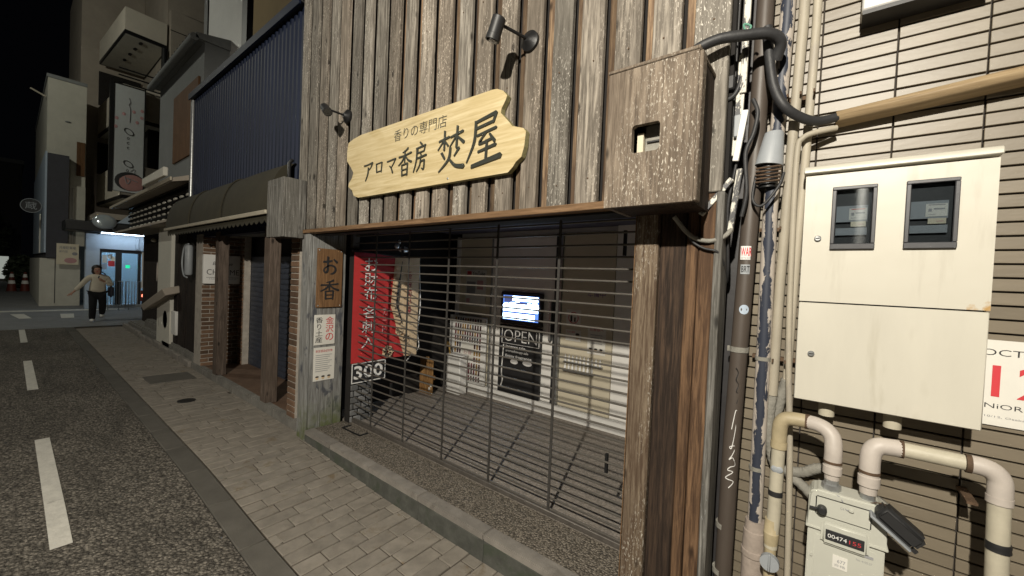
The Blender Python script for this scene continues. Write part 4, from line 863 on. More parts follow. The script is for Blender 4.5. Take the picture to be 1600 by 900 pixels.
P("seam_flange", MB().box(-.02, .194, 1.757, 1.865, .826, .834), METERP, gm, bevel=.002)
P("raised_panel", shell(.60, .81, .004, .17, 1.762, 1.768, .004, .03), METERP, gm, bevel=.003, seg=2)
P("raised_panel", MB().box(.004, .15, 1.756, 1.762, .88, .945), METERP, gm, bevel=.003, seg=2)
P("counter_bezel", MB().box(.022, .148, 1.742, 1.765, .79, .868), METERP, gm, bevel=.01, seg=3)
w_ = P("counter_window", MB().box(.035, .135, 1.7385, 1.7435, .812, .846), INKB, gm, bevel=.001)
lettering(w_, "00474", WINK, (.041, 1.7375, .822), UX, .052, .014) if False else None
lettering(gm, "00474", WINK, (.041, 1.7375, .822), UX, .05, .013); lettering(gm, "155", RED, (.097, 1.7375, .822), UX, .03, .013)
P("reset_knob", MB().tube([(.022, 1.755, .905), (.022, 1.735, .905), (.022, 1.73, .905)], [.014, .014, .009], 18), BLACKP, gm); P("knob_stem", MB().cyl((.022, 1.745, .905), (-.012, 1.745, .903), .0045, None, 8), BLACKP, gm)
P("sticker", MB().box(.058, .097, 1.7595, 1.7618, .715, .758), PAPER, gm); lettering(gm, "677", INKG, (.07, 1.759, .735), UX, .022, .012, .01)
lettering(gm, "合格", INKG, (.062, 1.759, .722), UX, .03, .009)
P("name_bar", MB().box(.112, .16, 1.7595, 1.7618, .785, .793), INKG, gm); lettering(gm, "No. 4105-27", INKG, (.118, 1.7612, .765), UX, .04, .007)
lettering(gm, "G4", INKG, (.07, 1.7555, .92), UX, .01, .009)
P("bolt", MB().cyl((.176, 1.766, .72), (.176, 1.76, .72), .004, None, 8).cyl((.0, 1.766, .73), (.0, 1.76, .73), .004, None, 8), METERP, gm)
P("inlet_nut", MB().tube([(.044, 1.80, 1.002), (.044, 1.80, .985), (.044, 1.80, .983), (.044, 1.80, .95)], [.0205, .0205, .0275, .029], 8), GALV, gm)
P("outlet_nut", MB().tube([(.14, 1.80, .99), (.14, 1.80, .965), (.14, 1.80, .963), (.14, 1.80, .9)], [.02, .02, .026, .028], 8), GALV, gm)
P("seal_wire", MB().tube(smooth_path([(.05, 1.775, .96), (.07, 1.765, .955), (.085, 1.757, .925), (.1, 1.752, .93)], 5), .0022, 6), INKG, gm); P("wire_tag", MB().box(.092, .105, 1.748, 1.754, .922, .934), METERP, gm, bevel=.002)
P("seal_wire", MB().tube(smooth_path([(.14, 1.775, .96), (.165, 1.765, .975), (.185, 1.76, .97), (.17, 1.76, .94)], 5), .002, 6), RUST, gm)
tx = thing("meter_transmitter", "black rounded transmitter box tilted beside the gas meter", "transmitter", (.21, 1.76, .9))
a = Vector((.092, 0, -.072)); a.normalize(); b = Vector((.06, .0, .0766)).normalized()
ctr = Vector((.213, 1.75, .93))
P("cover", MB().obox(ctr, a*.062, Vector((0, .032, 0)), b*.0265), BLACKP, tx, bevel=.012, seg=3)
P("back_plate", MB().obox(ctr - b*.031 - a*.004, a*.06, Vector((0, .034, 0)), b*.004), GREYP, tx, bevel=.002)
P("clip", MB().obox(ctr + a*.055 - b*.024 + Vector((.006, -.01, -.008)), a*.008, Vector((0, .004, 0)), b*.006), BLACKP, tx)
og = thing("gas_outlet_pipe", "pinkish and cream gas pipe rising from the meter and dropping at the right", "gas pipe", (.3, 1.82, -.1))
P("coupling", MB().tube([(.14, 1.80, 1.055), (.14, 1.80, 1.045), (.14, 1.80, 1.043), (.14, 1.80, 1.012), (.14, 1.80, 1.01), (.14, 1.80, .985)], [.026, .026, .0295, .0295, .024, .023], 18), PINKP, og)
P("black_band", MB().cyl((.14, 1.80, 1.054), (.14, 1.80, 1.063), .0285, None, 18), RUST, og)
el = smooth_path([(.14, 1.80, 1.06), (.14, 1.80, 1.10), (.144, 1.803, 1.128), (.16, 1.808, 1.147), (.19, 1.815, 1.15), (.215, 1.82, 1.15)], 5)
P("elbow", MB().tube(el, .0275, 18), PINKP, og)
P("level_pipe", MB().tube([(.215, 1.82, 1.15), (.365, 1.83, 1.148)], .0235, 18), CREAMP, og)
for x in (.215, .362): P("black_band", MB().cyl((x-.006, 1.82, 1.15), (x+.006, 1.82, 1.15), .028 if x < .3 else .0275, None, 18), RUST, og)
el = smooth_path([(.36, 1.83, 1.148), (.39, 1.83, 1.147), (.412, 1.83, 1.14), (.427, 1.83, 1.12), (.43, 1.83, 1.09), (.43, 1.83, 1.05)], 5)
P("elbow", MB().tube(el, .027, 18), PINKP, og); P("elbow_collar", MB().cyl((.43, 1.83, 1.05), (.43, 1.83, 1.07), .0285, None, 18), PINKP, og)
P("drop_pipe", MB().tube([(.43, 1.83, 1.055), (.435, 1.83, .8), (.44, 1.83, -.1)], .0245, 18), CREAMP, og)
P("black_band", MB().tube([(.4335, 1.83, .935), (.4337, 1.83, .925), (.434, 1.83, .92), (.434, 1.83, .91)], [.026, .0275, .026, .0275], 18), BLACKP, og)
P("wall_hook", MB().box(.38, .405, 1.9, 2.035, 1.0, 1.008), RUST, og)
# ------------------------------------------------------------------ navy building with the brick porch
nb = thing("navy_building", "building with navy ribbed cladding above a brick porch and dark awning", "building", (-6.2, 2.2, 0))
P("upper_wall", MB().box(-8.2, -4.3, 1.875, 2.0, 2.1, 4.36), NAVY, nb)
x = -4.31
while x > -8.2:
    P("cladding_rib", MB().prism([(x, 1.874, 2.15), (x-.012, 1.85, 2.15), (x-.05, 1.85, 2.15), (x-.062, 1.874, 2.15)], (0, 0, 2.2)), NAVY, nb, smooth=False); x -= .098
P("roof_edge", MB().box(-8.25, -4.28, 1.80, 2.06, 4.361, 4.42), BLACK, nb, bevel=.01)
P("roof_gutter", MB().box(-8.25, -4.28, 1.78, 1.798, 4.33, 4.42), NAVY, nb)
P("corner_pipe", MB().cyl((-8.22, 1.84, 2.35), (-8.22, 1.84, 4.4), .03, None, 10), GALV, nb)
P("porch_ceiling", MB().box(-8.0, -4.3, 1.87, 2.6, 2.161, 2.2), STUCCOG, nb)
P("porch_floor", MB().box(-7.95, -4.32, 1.93, 2.5, -.1, .085), PFLOOR, nb)
for i in range(6): P("porch_kerb", MB().box(-8.0+i*.65, -8.0+i*.65+.643, 1.845, 1.928, -.12, .098), CONC, nb, bevel=.012, seg=2)
for (x0, x1) in ((-6.965, -6.80), (-5.19, -5.03)): P("porch_post", MB().box(x0, x1, 1.86, 1.985, .086, 2.16), PORCHW, nb, bevel=.006)
P("header_beam", MB().box(-8.0, -4.3, 1.862, 1.98, 2.21, 2.3), DARKW, nb)
P("pier_core", MB().box(-7.95, -7.606, 1.87, 2.44, .0, 2.16), MORTAR, nb)
P("rear_wall", MB().box(-7.95, -4.31, 2.52, 2.6, .0, 2.16), BACK, nb)
P("shutter", MB().box(-7.37, -4.51, 2.46, 2.5, .086, 1.84), NAVYD, nb)
shm = MB()
for i in range(22): shm.tube([(-7.36, 2.456, .12+i*.078), (-4.52, 2.456, .12+i*.078)], .012, 6)
P("shutter_rib", shm, NAVYD, nb, kind="stuff")
P("corner_brick_core", MB().box(-7.605, -7.378, 2.366, 2.455, .0, 2.16), MORTAR, nb)
P("right_pier_core", MB().box(-4.50, -4.31, 1.88, 2.5, .0, 2.16), MORTAR, nb)
bk1 = make_mesh("brick", MB().box(-.012, .004, 0, .195, 0, .05), BRICK, (0, 0, 0), .004)
bk2 = make_mesh("brick", MB().box(0, .178, -.012, .008, 0, .052), BRICK, (0, 0, 0), .004)
bk3 = make_mesh("brick", MB().box(0, .172, -.01, .01, 0, .052), BRICK, (0, 0, 0), .004)
for r in range(32):
    z = .09+r*.064
    for c in range(4):                                    # face turned to the right
        y = 1.875 + c*.208 - (.104 if r % 2 else 0)
        if y < 1.87: inst("brick", bk1, nb, (-7.6+random.uniform(-.002, .002), 1.87, z), 0, (1, .5, 1))
        elif y < 2.3: inst("brick", bk1, nb, (-7.6+random.uniform(-.002, .002), y, z), 0, (1, min(1, (2.358-y)/.198), 1))
    inst("brick", bk2, nb, (-7.578, 2.364+random.uniform(-.002, .002), z)); 
    inst("brick", bk3, nb, (-4.49, 1.878+random.uniform(-.002, .002), z))
sb = thing("porch_sign", "white sign lettered in black, half hidden behind the far porch post", "sign", (-7.66, 2.18, 1.37))
P("panel", MB().box(-7.59, -7.53, 1.862, 2.355, 1.384, 1.838), WHITE, sb, bevel=.004)
lettering(sb, "CHROME", INKB, (-7.5285, 1.905, 1.525), UY, .43, .085, -.004)
lettering(sb, "Boutique", INKB, (-7.5285, 1.975, 1.66), UY, .26, .07, .0, shear=.25)
P("rule_line", MB().box(-7.529, -7.5278, 1.9, 2.33, 1.48, 1.485), INKB, sb); lettering(sb, "HAIR & MAKE", INKG, (-7.5285, 1.94, 1.45), UY, .36, .018)
ln = thing("wall_lantern", "grey cylinder wall lantern with a looping cable left of the brick wall", "lantern", (-8.1, 1.82, 1.5))
P("lantern_body", MB().tube([(-8.06, 1.80, 1.5), (-8.06, 1.80, 1.52), (-8.06, 1.80, 1.95), (-8.06, 1.80, 1.98)], [.04, .055, .055, .04], 16), GREYP, ln)
P("lantern_cable", MB().tube(smooth_path([(-8.1, 1.80, 2.0), (-8.3, 1.79, 1.95), (-8.36, 1.78, 1.7), (-8.25, 1.78, 1.5), (-8.1, 1.79, 1.46)], 6), .012, 6), GREYP, ln)
aw = thing("dark_awning", "dark olive fabric awning with a pale front bar over the brick porch", "awning", (-6.5, 1.7, 2.2))
prof = []
for i in range(13):
    t = i/12*math.pi/2; prof.append((1.605+.25*(1-math.cos(t)), 2.245 + .52*math.sin(t)))
mb = MB(); xs = [-8.6+4.16*i/30 for i in range(31)]
for x in xs:
    for (y, z) in prof: mb.v.append((x, y-.012*abs(math.sin((x+8.6)*2.26)), z))
n = len(prof); mb.f = [(i*n+j, i*n+j+1, (i+1)*n+j+1, (i+1)*n+j) for i in range(30) for j in range(n-1)]
P("fabric", mb, AWN, aw)
for x in (-8.6, -4.44): P("end_panel", MB().prism([(x, y, z) for y, z in prof]+[(x, 1.86, 2.245)], (-.004, 0, 0)), AWN, aw, smooth=False)
for x in (-7.2, -5.82): P("fabric_seam", MB().tube([(x, y-.014, z+.002) for y, z in prof], .008, 6), AWN, aw)
P("front_bar", MB().box(-8.62, -4.44, 1.585, 1.612, 2.205, 2.245), ALU, aw, bevel=.004)
vm = MB()
x = -8.55
while x < -4.5:
    vm.prism([(x, 1.622, 2.2), (x+.135, 1.622, 2.2), (x+.135, 1.622, 2.15), (x+.1, 1.622, 2.125), (x+.0675, 1.622, 2.115), (x+.035, 1.622, 2.125), (x, 1.622, 2.15)], (0, .003, 0)); x += .138
P("scalloped_valance", vm, AWN, aw, smooth=False)
P("awning_arm", MB().cyl((-4.47, 1.64, 2.22), (-4.47, 1.86, 2.4), .015, None, 8).cyl((-8.5, 1.64, 2.22), (-8.5, 1.86, 2.4), .015, None, 8), BLACK, aw)
P("awning_crank", MB().tube([(-4.36, 1.80, 2.78), (-4.36, 1.77, 2.74), (-4.36, 1.77, 2.6), (-4.34, 1.76, 2.55)], .018, 8), BLACK, label="small black crank fitting at the right end of the awning", cat="fitting")
# set-back upper storey with white signboard
us = thing("setback_storey", "tan upper storey set back above the navy cladding", "building", (-7.5, 3.7, 0))
P("wall", MB().box(-11.6, -4.4, 3.52, 7.0, 4.43, 12), TANWALL, us)
P("wall_band", MB().box(-9.4, -4.42, 3.49, 3.518, 7.9, 8.0), BLACKP, us)
ws = thing("white_signboard", "tall blank white signboard in a dark frame above the navy building", "signboard", (-8.6, 2.35, 4.4))
P("panel", MB().box(-9.5, -7.65, 2.33, 2.36, 5.0, 9.2), WHITE, ws); P("frame", MB().box(-9.72, -9.505, 2.31, 2.4, 4.42, 9.3), BLACK, ws); P("frame", MB().box(-7.645, -7.42, 2.31, 2.4, 4.42, 9.3), BLACK, ws); P("rear_frame", MB().box(-9.5, -7.65, 2.365, 2.4, 4.42, 9.2), BLACK, ws)
P("bottom_frame", MB().box(-9.503, -7.647, 2.31, 2.362, 4.42, 4.98), BLACK, ws)
# ------------------------------------------------------------------ grey house with the vent-block screen
gh = thing("grey_house", "low grey house with an orange board panel and a lattice block screen", "house", (-11.3, 2.5, 0))
P("wall", MB().box(-11.35, -8.25, 1.98, 6.5, 3.2, 5.42), STUCCOG, gh)
P("orange_panel", MB().box(-10.05, -8.45, 1.95, 1.978, 3.6, 4.85), ORANGEW, gh)
P("lower_wall", MB().box(-14.2, -8.25, 2.4, 6.5, .0, 3.2), BACK, gh)
P("roof", MB().prism([(-11.4, 1.85, 5.36), (-11.4, 1.85, 5.44), (-11.4, 4.2, 5.9), (-11.4, 6.6, 5.44), (-11.4, 6.6, 5.36)], (3.2, 0, 0)), STUCCOG, gh)
rt = MB()
for i in range(17): rt.ell((-11.3+i*.18, 1.87, 5.44), (.075, .08, .05), 8, 5)
P("roof_gutter", MB().tube([(-11.42, 1.83, 5.36), (-8.2, 1.83, 5.36)], .06, 10), STUCCOG, gh); P("eave_tile", rt, SLATE, gh, kind="stuff")
P("canopy_roof", MB().prism([(-14.25, 1.60, 2.98), (-14.25, 1.60, 3.04), (-14.25, 2.0, 3.2), (-14.25, 2.0, 3.1)], (6.0, 0, 0)), STUCCOB, gh)
P("canopy_edge", MB().box(-14.28, -8.22, 1.57, 1.598, 2.99, 3.05), ALU, gh, bevel=.004)
P("canopy_beam", MB().box(-9.9, -8.3, 1.50, 1.565, 3.06, 3.2), SOFFIT, gh, bevel=.01)
P("screen_back", MB().box(-14.1, -8.3, 1.97, 1.999, 2.45, 3.1), BACK, gh)
for i in range(6): P("screen_rail", MB().box(-14.15, -8.3, 1.90, 1.95, 2.46+i*.115, 2.46+i*.115+.045), BLACK, gh)
vb = make_mesh("vent_block", MB().ell((0, 0, 0), (.125, .03, .03), 10, 7), SOFFIT)
for r in range(4):
    for c in range(13): inst("vent_block", vb, gh, (-8.75-c*.43, 1.925, 2.535+r*.115))
P("soffit", MB().box(-14.1, -8.3, 1.65, 2.4, 2.38, 2.42), STUCCOB, gh)
P("white_pillar", MB().box(-10.62, -9.6, 1.88, 1.95, .0, 2.38), SOFFIT, gh)
P("dark_board_wall", MB().box(-14.1, -10.64, 2.2, 2.3, .0, 2.38), DARKW, gh)
for i in range(5): P("door_board", MB().box(-9.58+i*.27, -9.58+i*.27+.26, 1.93+.01*(i % 2), 1.97, .0, 2.38), DARKW, gh, bevel=.004)
P("wall_ornament", MB().ell((-10.63, 1.87, 1.5), (.02, .012, .2), 8, 6), PINKP, gh)
P("door_light", MB().ell((-12.6, 2.15, 2.22), (.14, .06, .05), 12, 7), ALU, gh)
for k, (x0, x1, y0, z) in enumerate(((-14.2, -10.4, 1.95, .16), (-12.9, -9.6, 2.06, .32), (-10.2, -8.02, 1.88, .20), (-9.2, -8.02, 1.98, .34))):
    P("stone_block", MB().box(x0, x1, y0, 2.6, -.05, z), CONC, label=("low", "raised", "near low", "near raised")[k]+" concrete step block along the front of the grey house", cat="step", bevel=.03, seg=2)
for i in range(9): P("edge_stone", MB().box(-14.1+i*.67, -14.1+i*.67+.65, 1.83, 1.90, -.05, .10+random.uniform(-.02, .02)), KERBM, gh, bevel=.015)
cu = thing("condenser_unit", "small white outdoor unit with a round fan on the step of the grey house", "outdoor unit", (-9.75, 2.0, .34))
P("casing", MB().box(-10.25, -9.3, 1.90, 2.1, .36, .80), WHITE, cu, bevel=.015); P("fan_grille", MB().cyl((-9.95, 1.897, .6), (-9.95, 1.88, .6), .17, None, 22), BLACKP, cu)
P("leg", MB().box(-10.2, -10.1, 1.92, 2.08, .335, .36), BLACK, cu); P("leg", MB().box(-9.45, -9.35, 1.92, 2.08, .335, .36), BLACK, cu); P("hose", MB().tube(smooth_path([(-10.27, 1.93, .7), (-10.5, 1.9, .6), (-10.45, 1.9, .4), (-10.9, 1.95, .36)], 5), .02, 6), HOSE, cu)
P("corrugated_sheet", MB().obox((-10.15, 1.84, .98), (.9, 0, .21), (0, .12, .03), (-.02, -.02, .06)), STUCCOB, label="leaning pale board propped over the outdoor unit", cat="board", bevel=.01)
# ------------------------------------------------------------------ buildings beyond the cross street
bb = thing("balcony_building", "tall beige building with stacked bays over the lit shop front", "building", (-22, 4, 0))
P("wall", MB().box(-30, -20.45, 3.72, 12, 3.2, 14), STUCCOB, bb); P("wall", MB().box(-30, -24.6, 1.78, 3.71, .0, 14), STUCCOB, bb); P("ground_floor", MB().box(-30, -20.6, 3.72, 12, .0, 3.19), STUCCOG, bb)
P("window", MB().box(-24.59, -24.5, 2.3, 3.6, 5.4, 6.7), BACK, bb); P("window", MB().box(-24.59, -24.5, 2.3, 3.6, 8.3, 9.7), BACK, bb)
P("upper_floor", MB().box(-24.2, -20.8, 3.3, 3.71, 5.26, 6.84), BACK, bb); P("slab", MB().box(-24.5, -20.3, 1.9, 3.71, 3.2, 3.4), STUCCOB, bb)
BAYM = M("bay_render", (.62,.57,.48), .85, var=.1, sc=1.5, bp=.1)
def bay(z0, z1, name, x0=-20.12, dx=0.0, mat=BAYM):
    pts = [(x0, 2.504), (x0-.12, 3.68), (-20.8, 3.72), (-24.2, 3.7), (-24.27, 2.274)]
    b_ = P(name, MB().prism([(x, y, z0+.12) for x, y in pts], (0, 0, z1-z0-.12)), mat, bb, smooth=False)
    cx, cy = -22, 3.0; q = [(cx+(x-cx)*.96, cy+(y-cy)*.93, z0+.1) for x, y in pts]
    P("rim", MB().prism([(x, y, z0) for x, y in pts], (0, 0, .119)), BLACK, bb, smooth=False)
    P("soffit", MB().prism([(x, y, z0-.006) for x, y, z in q], (0, 0, .005)), SOFFIT, bb, smooth=False)
    return b_
bay(9.9, 10.82, "bay"); bay(6.85, 8.1, "balcony"); bay(4.0, 5.25, "balcony")
P("stair_wall", MB().box(-20.44, -20.1, 3.75, 5.2, 8.2, 11.4), STUCCOB, bb, bevel=.02); P("panel_line", MB().box(-20.095, -20.09, 3.75, 5.2, 10.6, 10.63), BLACK, bb)
P("drain_pipe", MB().cyl((-20.2, 3.62, 5.2), (-20.2, 3.62, 9.85), .1, None, 10), BLACK, bb)
for z in (8.95, 9.2, 9.45): P("balcony_rail", MB().tube([(-19.95, 2.35, z-.9), (-19.95, 3.6, z-.9)], .03, 6), BLACK, bb)
for i, (y, x) in enumerate(((3.0, -20.6), (2.95, -21.3), (2.9, -22.0), (2.85, -22.8))): P("soffit_light", MB().ell((x, y, 9.885), (.16, .06, .02), 10, 6), BLACK, bb)
vs = thing("vertical_shop_sign", "tall pale projecting sign with grey lettering and a pink blob at its foot", "projecting sign", (-19.9, 2.64, 4.18))
P("panel", MB().box(-20.04, -19.9, 2.25, 3.035, 4.2, 7.94), M("sign_pale", (.5,.52,.52), .5, var=.05, bp=.02), vs); P("frame", MB().box(-20.05, -19.88, 2.14, 2.248, 4.15, 8.0), BLACK, vs); P("frame", MB().box(-20.05, -19.88, 3.037, 3.07, 4.15, 8.0), BLACK, vs); P("frame", MB().box(-20.04, -19.89, 2.25, 3.035, 7.942, 7.99), BLACK, vs)
for zz in (6.35, 5.2):
    ro = []
    mb = MB().tube([(-19.89, 2.64+.12*math.cos(t)*1.0, zz+.10*math.sin(t)+.05*math.cos(t)*-1) for t in [i*math.pi/9 for i in range(19)]], .012, 6); P("lettering", mb, INKB, vs)
    for k, c in enumerate("oct"): lettering(vs, c, INKB, (-19.894, 2.59, zz-.28-k*.17), UY, .07, .09)
P("script_mark", MB().tube(smooth_path([(-19.89, 2.62, 7.55), (-19.89, 2.66, 7.4), (-19.89, 2.62, 7.3), (-19.89, 2.66, 7.15), (-19.89, 2.65, 6.7)], 5), .01, 6), INKG, vs)
pt = MB()
for (y, z) in ((2.5, 6.95), (2.76, 7.1), (2.85, 6.75), (2.98, 7.2), (2.32, 6.75), (2.3, 6.45), (2.97, 6.95)): pt.ell((-19.895, y, z), (.004, .05, .06), 8, 6)
P("petal_print", pt, PINKINK, vs)
P("pink_shape", MB().ell((-19.895, 2.74, 4.55), (.02, .36, .3), 22, 10), M("sign_pink", (.42,.22,.2), .6, var=.08, bp=0), vs); P("black_outline", MB().ell((-19.9, 2.69, 4.58), (.018, .4, .34), 22, 10), INKB, vs)
P("doodle", MB().tube(smooth_path([(-19.87, 2.55, 4.75), (-19.87, 2.62, 4.5), (-19.87, 2.7, 4.62), (-19.87, 2.6, 4.7), (-19.87, 2.9, 4.6)], 5), .012, 6).tube(smooth_path([(-19.89, 2.7, 4.95), (-19.89, 2.8, 5.05), (-19.89, 2.82, 4.92)], 5), .012, 6), INKG, vs)
# lit shop
sf = thing("lit_shop_front", "lit shop front with bluish glass doors and posters behind a crowd barrier", "shop front", (-20.3, 2.4, 0))
P("left_column", MB().box(-20.5, -20.15, 1.66, 2.0, .0, 2.62), SHOPF, sf); P("header", MB().box(-20.45, -20.2, 2.0, 3.5, 2.12, 2.66), SHOPF, sf); P("header_edge", MB().box(-20.198, -20.17, 2.93, 3.02, 2.14, 2.6), SHOPF, sf, bevel=.01)
P("door_lintel", MB().box(-20.4, -20.25, 2.0, 3.5, 2.0, 2.118), BLACKP, sf)
for y0, y1 in ((2.0, 2.06), (2.42, 2.58), (3.02, 3.1)): P("door_frame", MB().box(-20.4, -20.27, y0, y1, .12, 2.0), BLACKP, sf)
P("threshold", MB().box(-20.45, -20.2, 2.0, 3.5, .0, .118), GALV, sf)
for y0, y1 in ((2.062, 2.418), (2.582, 3.018)): P("pane", MB().box(-20.34, -20.33, y0, y1, .12, 2.0), GLASS, sf)
glow = emit("shop_glow", (.45, .66, .85), .16)  # back wall emits light itself, standing in for a lit interior
P("interior_wall", MB().box(-22.1, -22.0, 1.95, 3.5, .0, 2.6), glow, sf); P("interior_side", MB().box(-22.0, -20.5, 3.45, 3.5, .0, 2.6), SHOPF, sf); P("interior_side", MB().box(-22.0, -20.5, 1.95, 1.99, .0, 2.6), SHOPF, sf)
P("interior_floor", MB().box(-22.0, -20.46, 1.99, 3.45, .0, .05), SHOPF, sf); P("interior_ceiling", MB().box(-22.0, -20.46, 1.99, 3.45, 2.55, 2.6), SHOPF, sf)
P("tube_light", MB().box(-21.6, -20.9, 2.65, 2.72, 2.5, 2.54), emit("tube_glow", (.8, .92, 1.0), 60), sf)
P("exit_light", MB().box(-21.2, -21.17, 2.80, 2.92, 1.45, 1.57), emit("green_glow", (.02, .9, .4), 1.2), sf)
for (y0, y1, z0, z1, m) in ((2.08, 2.2, 1.62, 1.9, PAPER), (2.06, 2.2, 1.38, 1.6, SHOPF), (2.22, 2.33, 1.78, 1.94, PAPER), (2.23, 2.4, 1.5, 1.7, RED), (2.3, 2.41, 1.7, 1.86, PAPERC)): P("window_poster", MB().box(-20.325, -20.32, y0, y1, z0, z1), m, sf)
P("canopy", MB().box(-21.0, -19.7, 1.14, 3.5, 2.68, 3.02), BLACKP, sf, bevel=.03); P("canopy_fill", MB().box(-19.9, -19.78, 2.0, 3.2, 2.655, 2.678), emit("canopy_glow", (.7, .86, 1.0), 16), sf)  # glowing strip under the canopy is added to light the ground in front
P("blue_bracket", MB().prism([(-19.8, 2.4, 3.05), (-19.8, 3.1, 3.05), (-19.8, 3.1, 3.75), (-19.8, 2.9, 3.6)], (-.3, 0, 0)), SHOPF, sf, smooth=False)
mr = thing("convex_mirror", "round convex traffic mirror on a bracket over the lit shop front", "traffic mirror", (-19.4, 2.03, 2.72))
P("mirror_face", MB().ell((-19.42, 2.03, 3.02), (.05, .27, .22), 22, 12), MIRROR, mr); P("mirror_rim", MB().tube([(-19.45, 2.03+.28*math.cos(t), 3.02+.23*math.sin(t)) for t in [i*math.pi/12 for i in range(25)]], .022, 8), GREYP, mr); P("mirror_arm", MB().cyl((-19.46, 2.1, 2.95), (-19.75, 2.35, 2.75), .03, None, 8), GALV, mr); P("mirror_clamp", MB().ell((-19.6, 2.5, 2.74), (.1, .14, .08), 10, 7), ALU, mr)
def barrier(label, y0, y1, x):
    t = thing("crowd_barrier", label, "barrier", (x, (y0+y1)/2, 0), "metal barriers before the lit shop")
    P("frame_tube", MB().tube([(x, y0, .12), (x, y0, 1.0), (x, y1, 1.0), (x, y1, .12), (x, y0, .12)], .018, 8), GALV, t)
    for i in range(1, 6): P("upright", MB().cyl((x, y0+(y1-y0)*i/6, .12), (x, y0+(y1-y0)*i/6, 1.0), .01, None, 6), GALV, t)
    for y in (y0+.08, y1-.08): P("foot", MB().cyl((x-.22, y, .012), (x+.22, y, .012), .014, None, 6).cyl((x, y, .012), (x, y, .12), .014, None, 6), GALV, t)
barrier("metal crowd barrier partly behind the walking person", 2.06, 2.48, -19.3); barrier("metal crowd barrier right of the walking person beside the red light", 2.56, 3.02, -19.2)
rl = thing("red_warning_light", "small glowing red light box at the right end of the barriers", "warning light", (-19.0, 2.96, 0)); P("light_box", MB().box(-19.05, -18.98, 2.91, 3.02, .32, .7), CONEO, rl, bevel=.01); P("lens", MB().ell((-18.97, 2.97, .52), (.02, .04, .06), 10, 6), emit("red_glow", (1, .25, .15), 3), rl); P("stand", MB().cyl((-19.02, 2.965, 0), (-19.02, 2.965, .32), .02, None, 8), BLACK, rl)
bs = thing("bicycle_sign", "narrow white strip sign with dark lettering by the dark boards", "strip sign", (-14.25, 2.27, 1.1)); P("panel", MB().box(-14.3, -14.26, 2.2, 2.36, 1.0, 1.95), WHITE, bs); column_text(bs, "営業中", INKB, (-14.255, 2.23, 1.1), UY, .1, .75); P("back_post", MB().box(-14.34, -14.3, 2.26, 2.30, 0, 2.3), BLACK, bs)
# white tower, slate panel and low wall
wt = thing("white_tower_building", "plain off-white building end wall with a small brown window", "building", (-24, 1.3, 0))
P("wall", MB().box(-32, -22.0, .81, 1.76, 2.6, 8.13), STUCCO, wt); P("coping", MB().box(-32, -21.96, .78, 1.77, 8.131, 8.25), STUCCOG, wt); P("window", MB().box(-21.995, -21.97, 1.53, 1.74, 4.8, 6.05), ORANGEW, wt); P("wall_vent", MB().ell((-21.98, 1.3, 6.7), (.03, .08, .03), 8, 6), STUCCOG, wt); P("lower_pier", MB().box(-22.0, -21.85, 1.34, 1.76, 2.2, 4.4), STUCCO, wt); P("pier_pipe", MB().cyl((-21.82, 1.46, 2.2), (-21.82, 1.46, 4.3), .03, None, 8), STUCCO, wt)
P("roof_rod", MB().cyl((-22.5, .78, 7.55), (-22.5, .42, 7.72), .03, None, 8), ALU, wt)
P("slate_panel", MB().box(-31.9, -21.6, .82, 1.33, 1.72, 5.4), SLATE, wt); P("slate_side", MB().box(-31.5, -21.62, .77, .815, 1.9, 5.45), SHOPF, wt); P("low_wall", MB().box(-31.9, -21.65, .68, 1.65, .0, 1.70), STUCCO, wt); P("low_wall_groove", MB().box(-21.648, -21.64, 1.03, 1.05, .1, 1.7), BLACKP, wt); P("window_strip", MB().box(-24, -23.9, .73, .765, 1.9, 3.4), SOFFIT, wt)
bp_ = thing("notice_board", "faded cream notice panel with pinkish picture on the low wall", "notice panel", (-21.6, 1.33, 1.5)); P("panel", MB().box(-21.64, -21.6, 1.06, 1.6, 1.5, 2.25), PAPERC, bp_); lettering(bp_, "月極駐車場", INKG, (-21.597, 1.12, 2.05), UY, .4, .11, .01); lettering(bp_, "案内図", INKG, (-21.597, 1.12, 1.93), UY, .2, .08); P("picture_print", MB().ell((-21.598, 1.4, 1.65), (.003, .16, .1), 14, 8), PINKINK, bp_); P("logo_print", MB().ell((-21.598, 1.5, 1.9), (.003, .07, .06), 12, 7), INKG, bp_)
bp_.location.x += .09
em = thing("round_emblem_sign", "round dark sign outlined in pale lines on the black facade", "round sign", (-23, .5, 3.3)); P("disc", MB().cyl((-23.05, .5, 3.6), (-23.0, .5, 3.6), .26, None, 24), BLACKP, em); P("ring", MB().tube([(-22.99, .5+.25*math.cos(t), 3.6+.25*math.sin(t)) for t in [i*math.pi/14 for i in range(29)]], .012, 6), GREYP, em)
lettering(em, "蔵", GREYP, (-22.985, .36, 3.47), UY, .28, .26); P("bracket", MB().cyl((-23.03, .74, 3.6), (-23.03, .82, 3.6), .03, None, 8), BLACK, em)
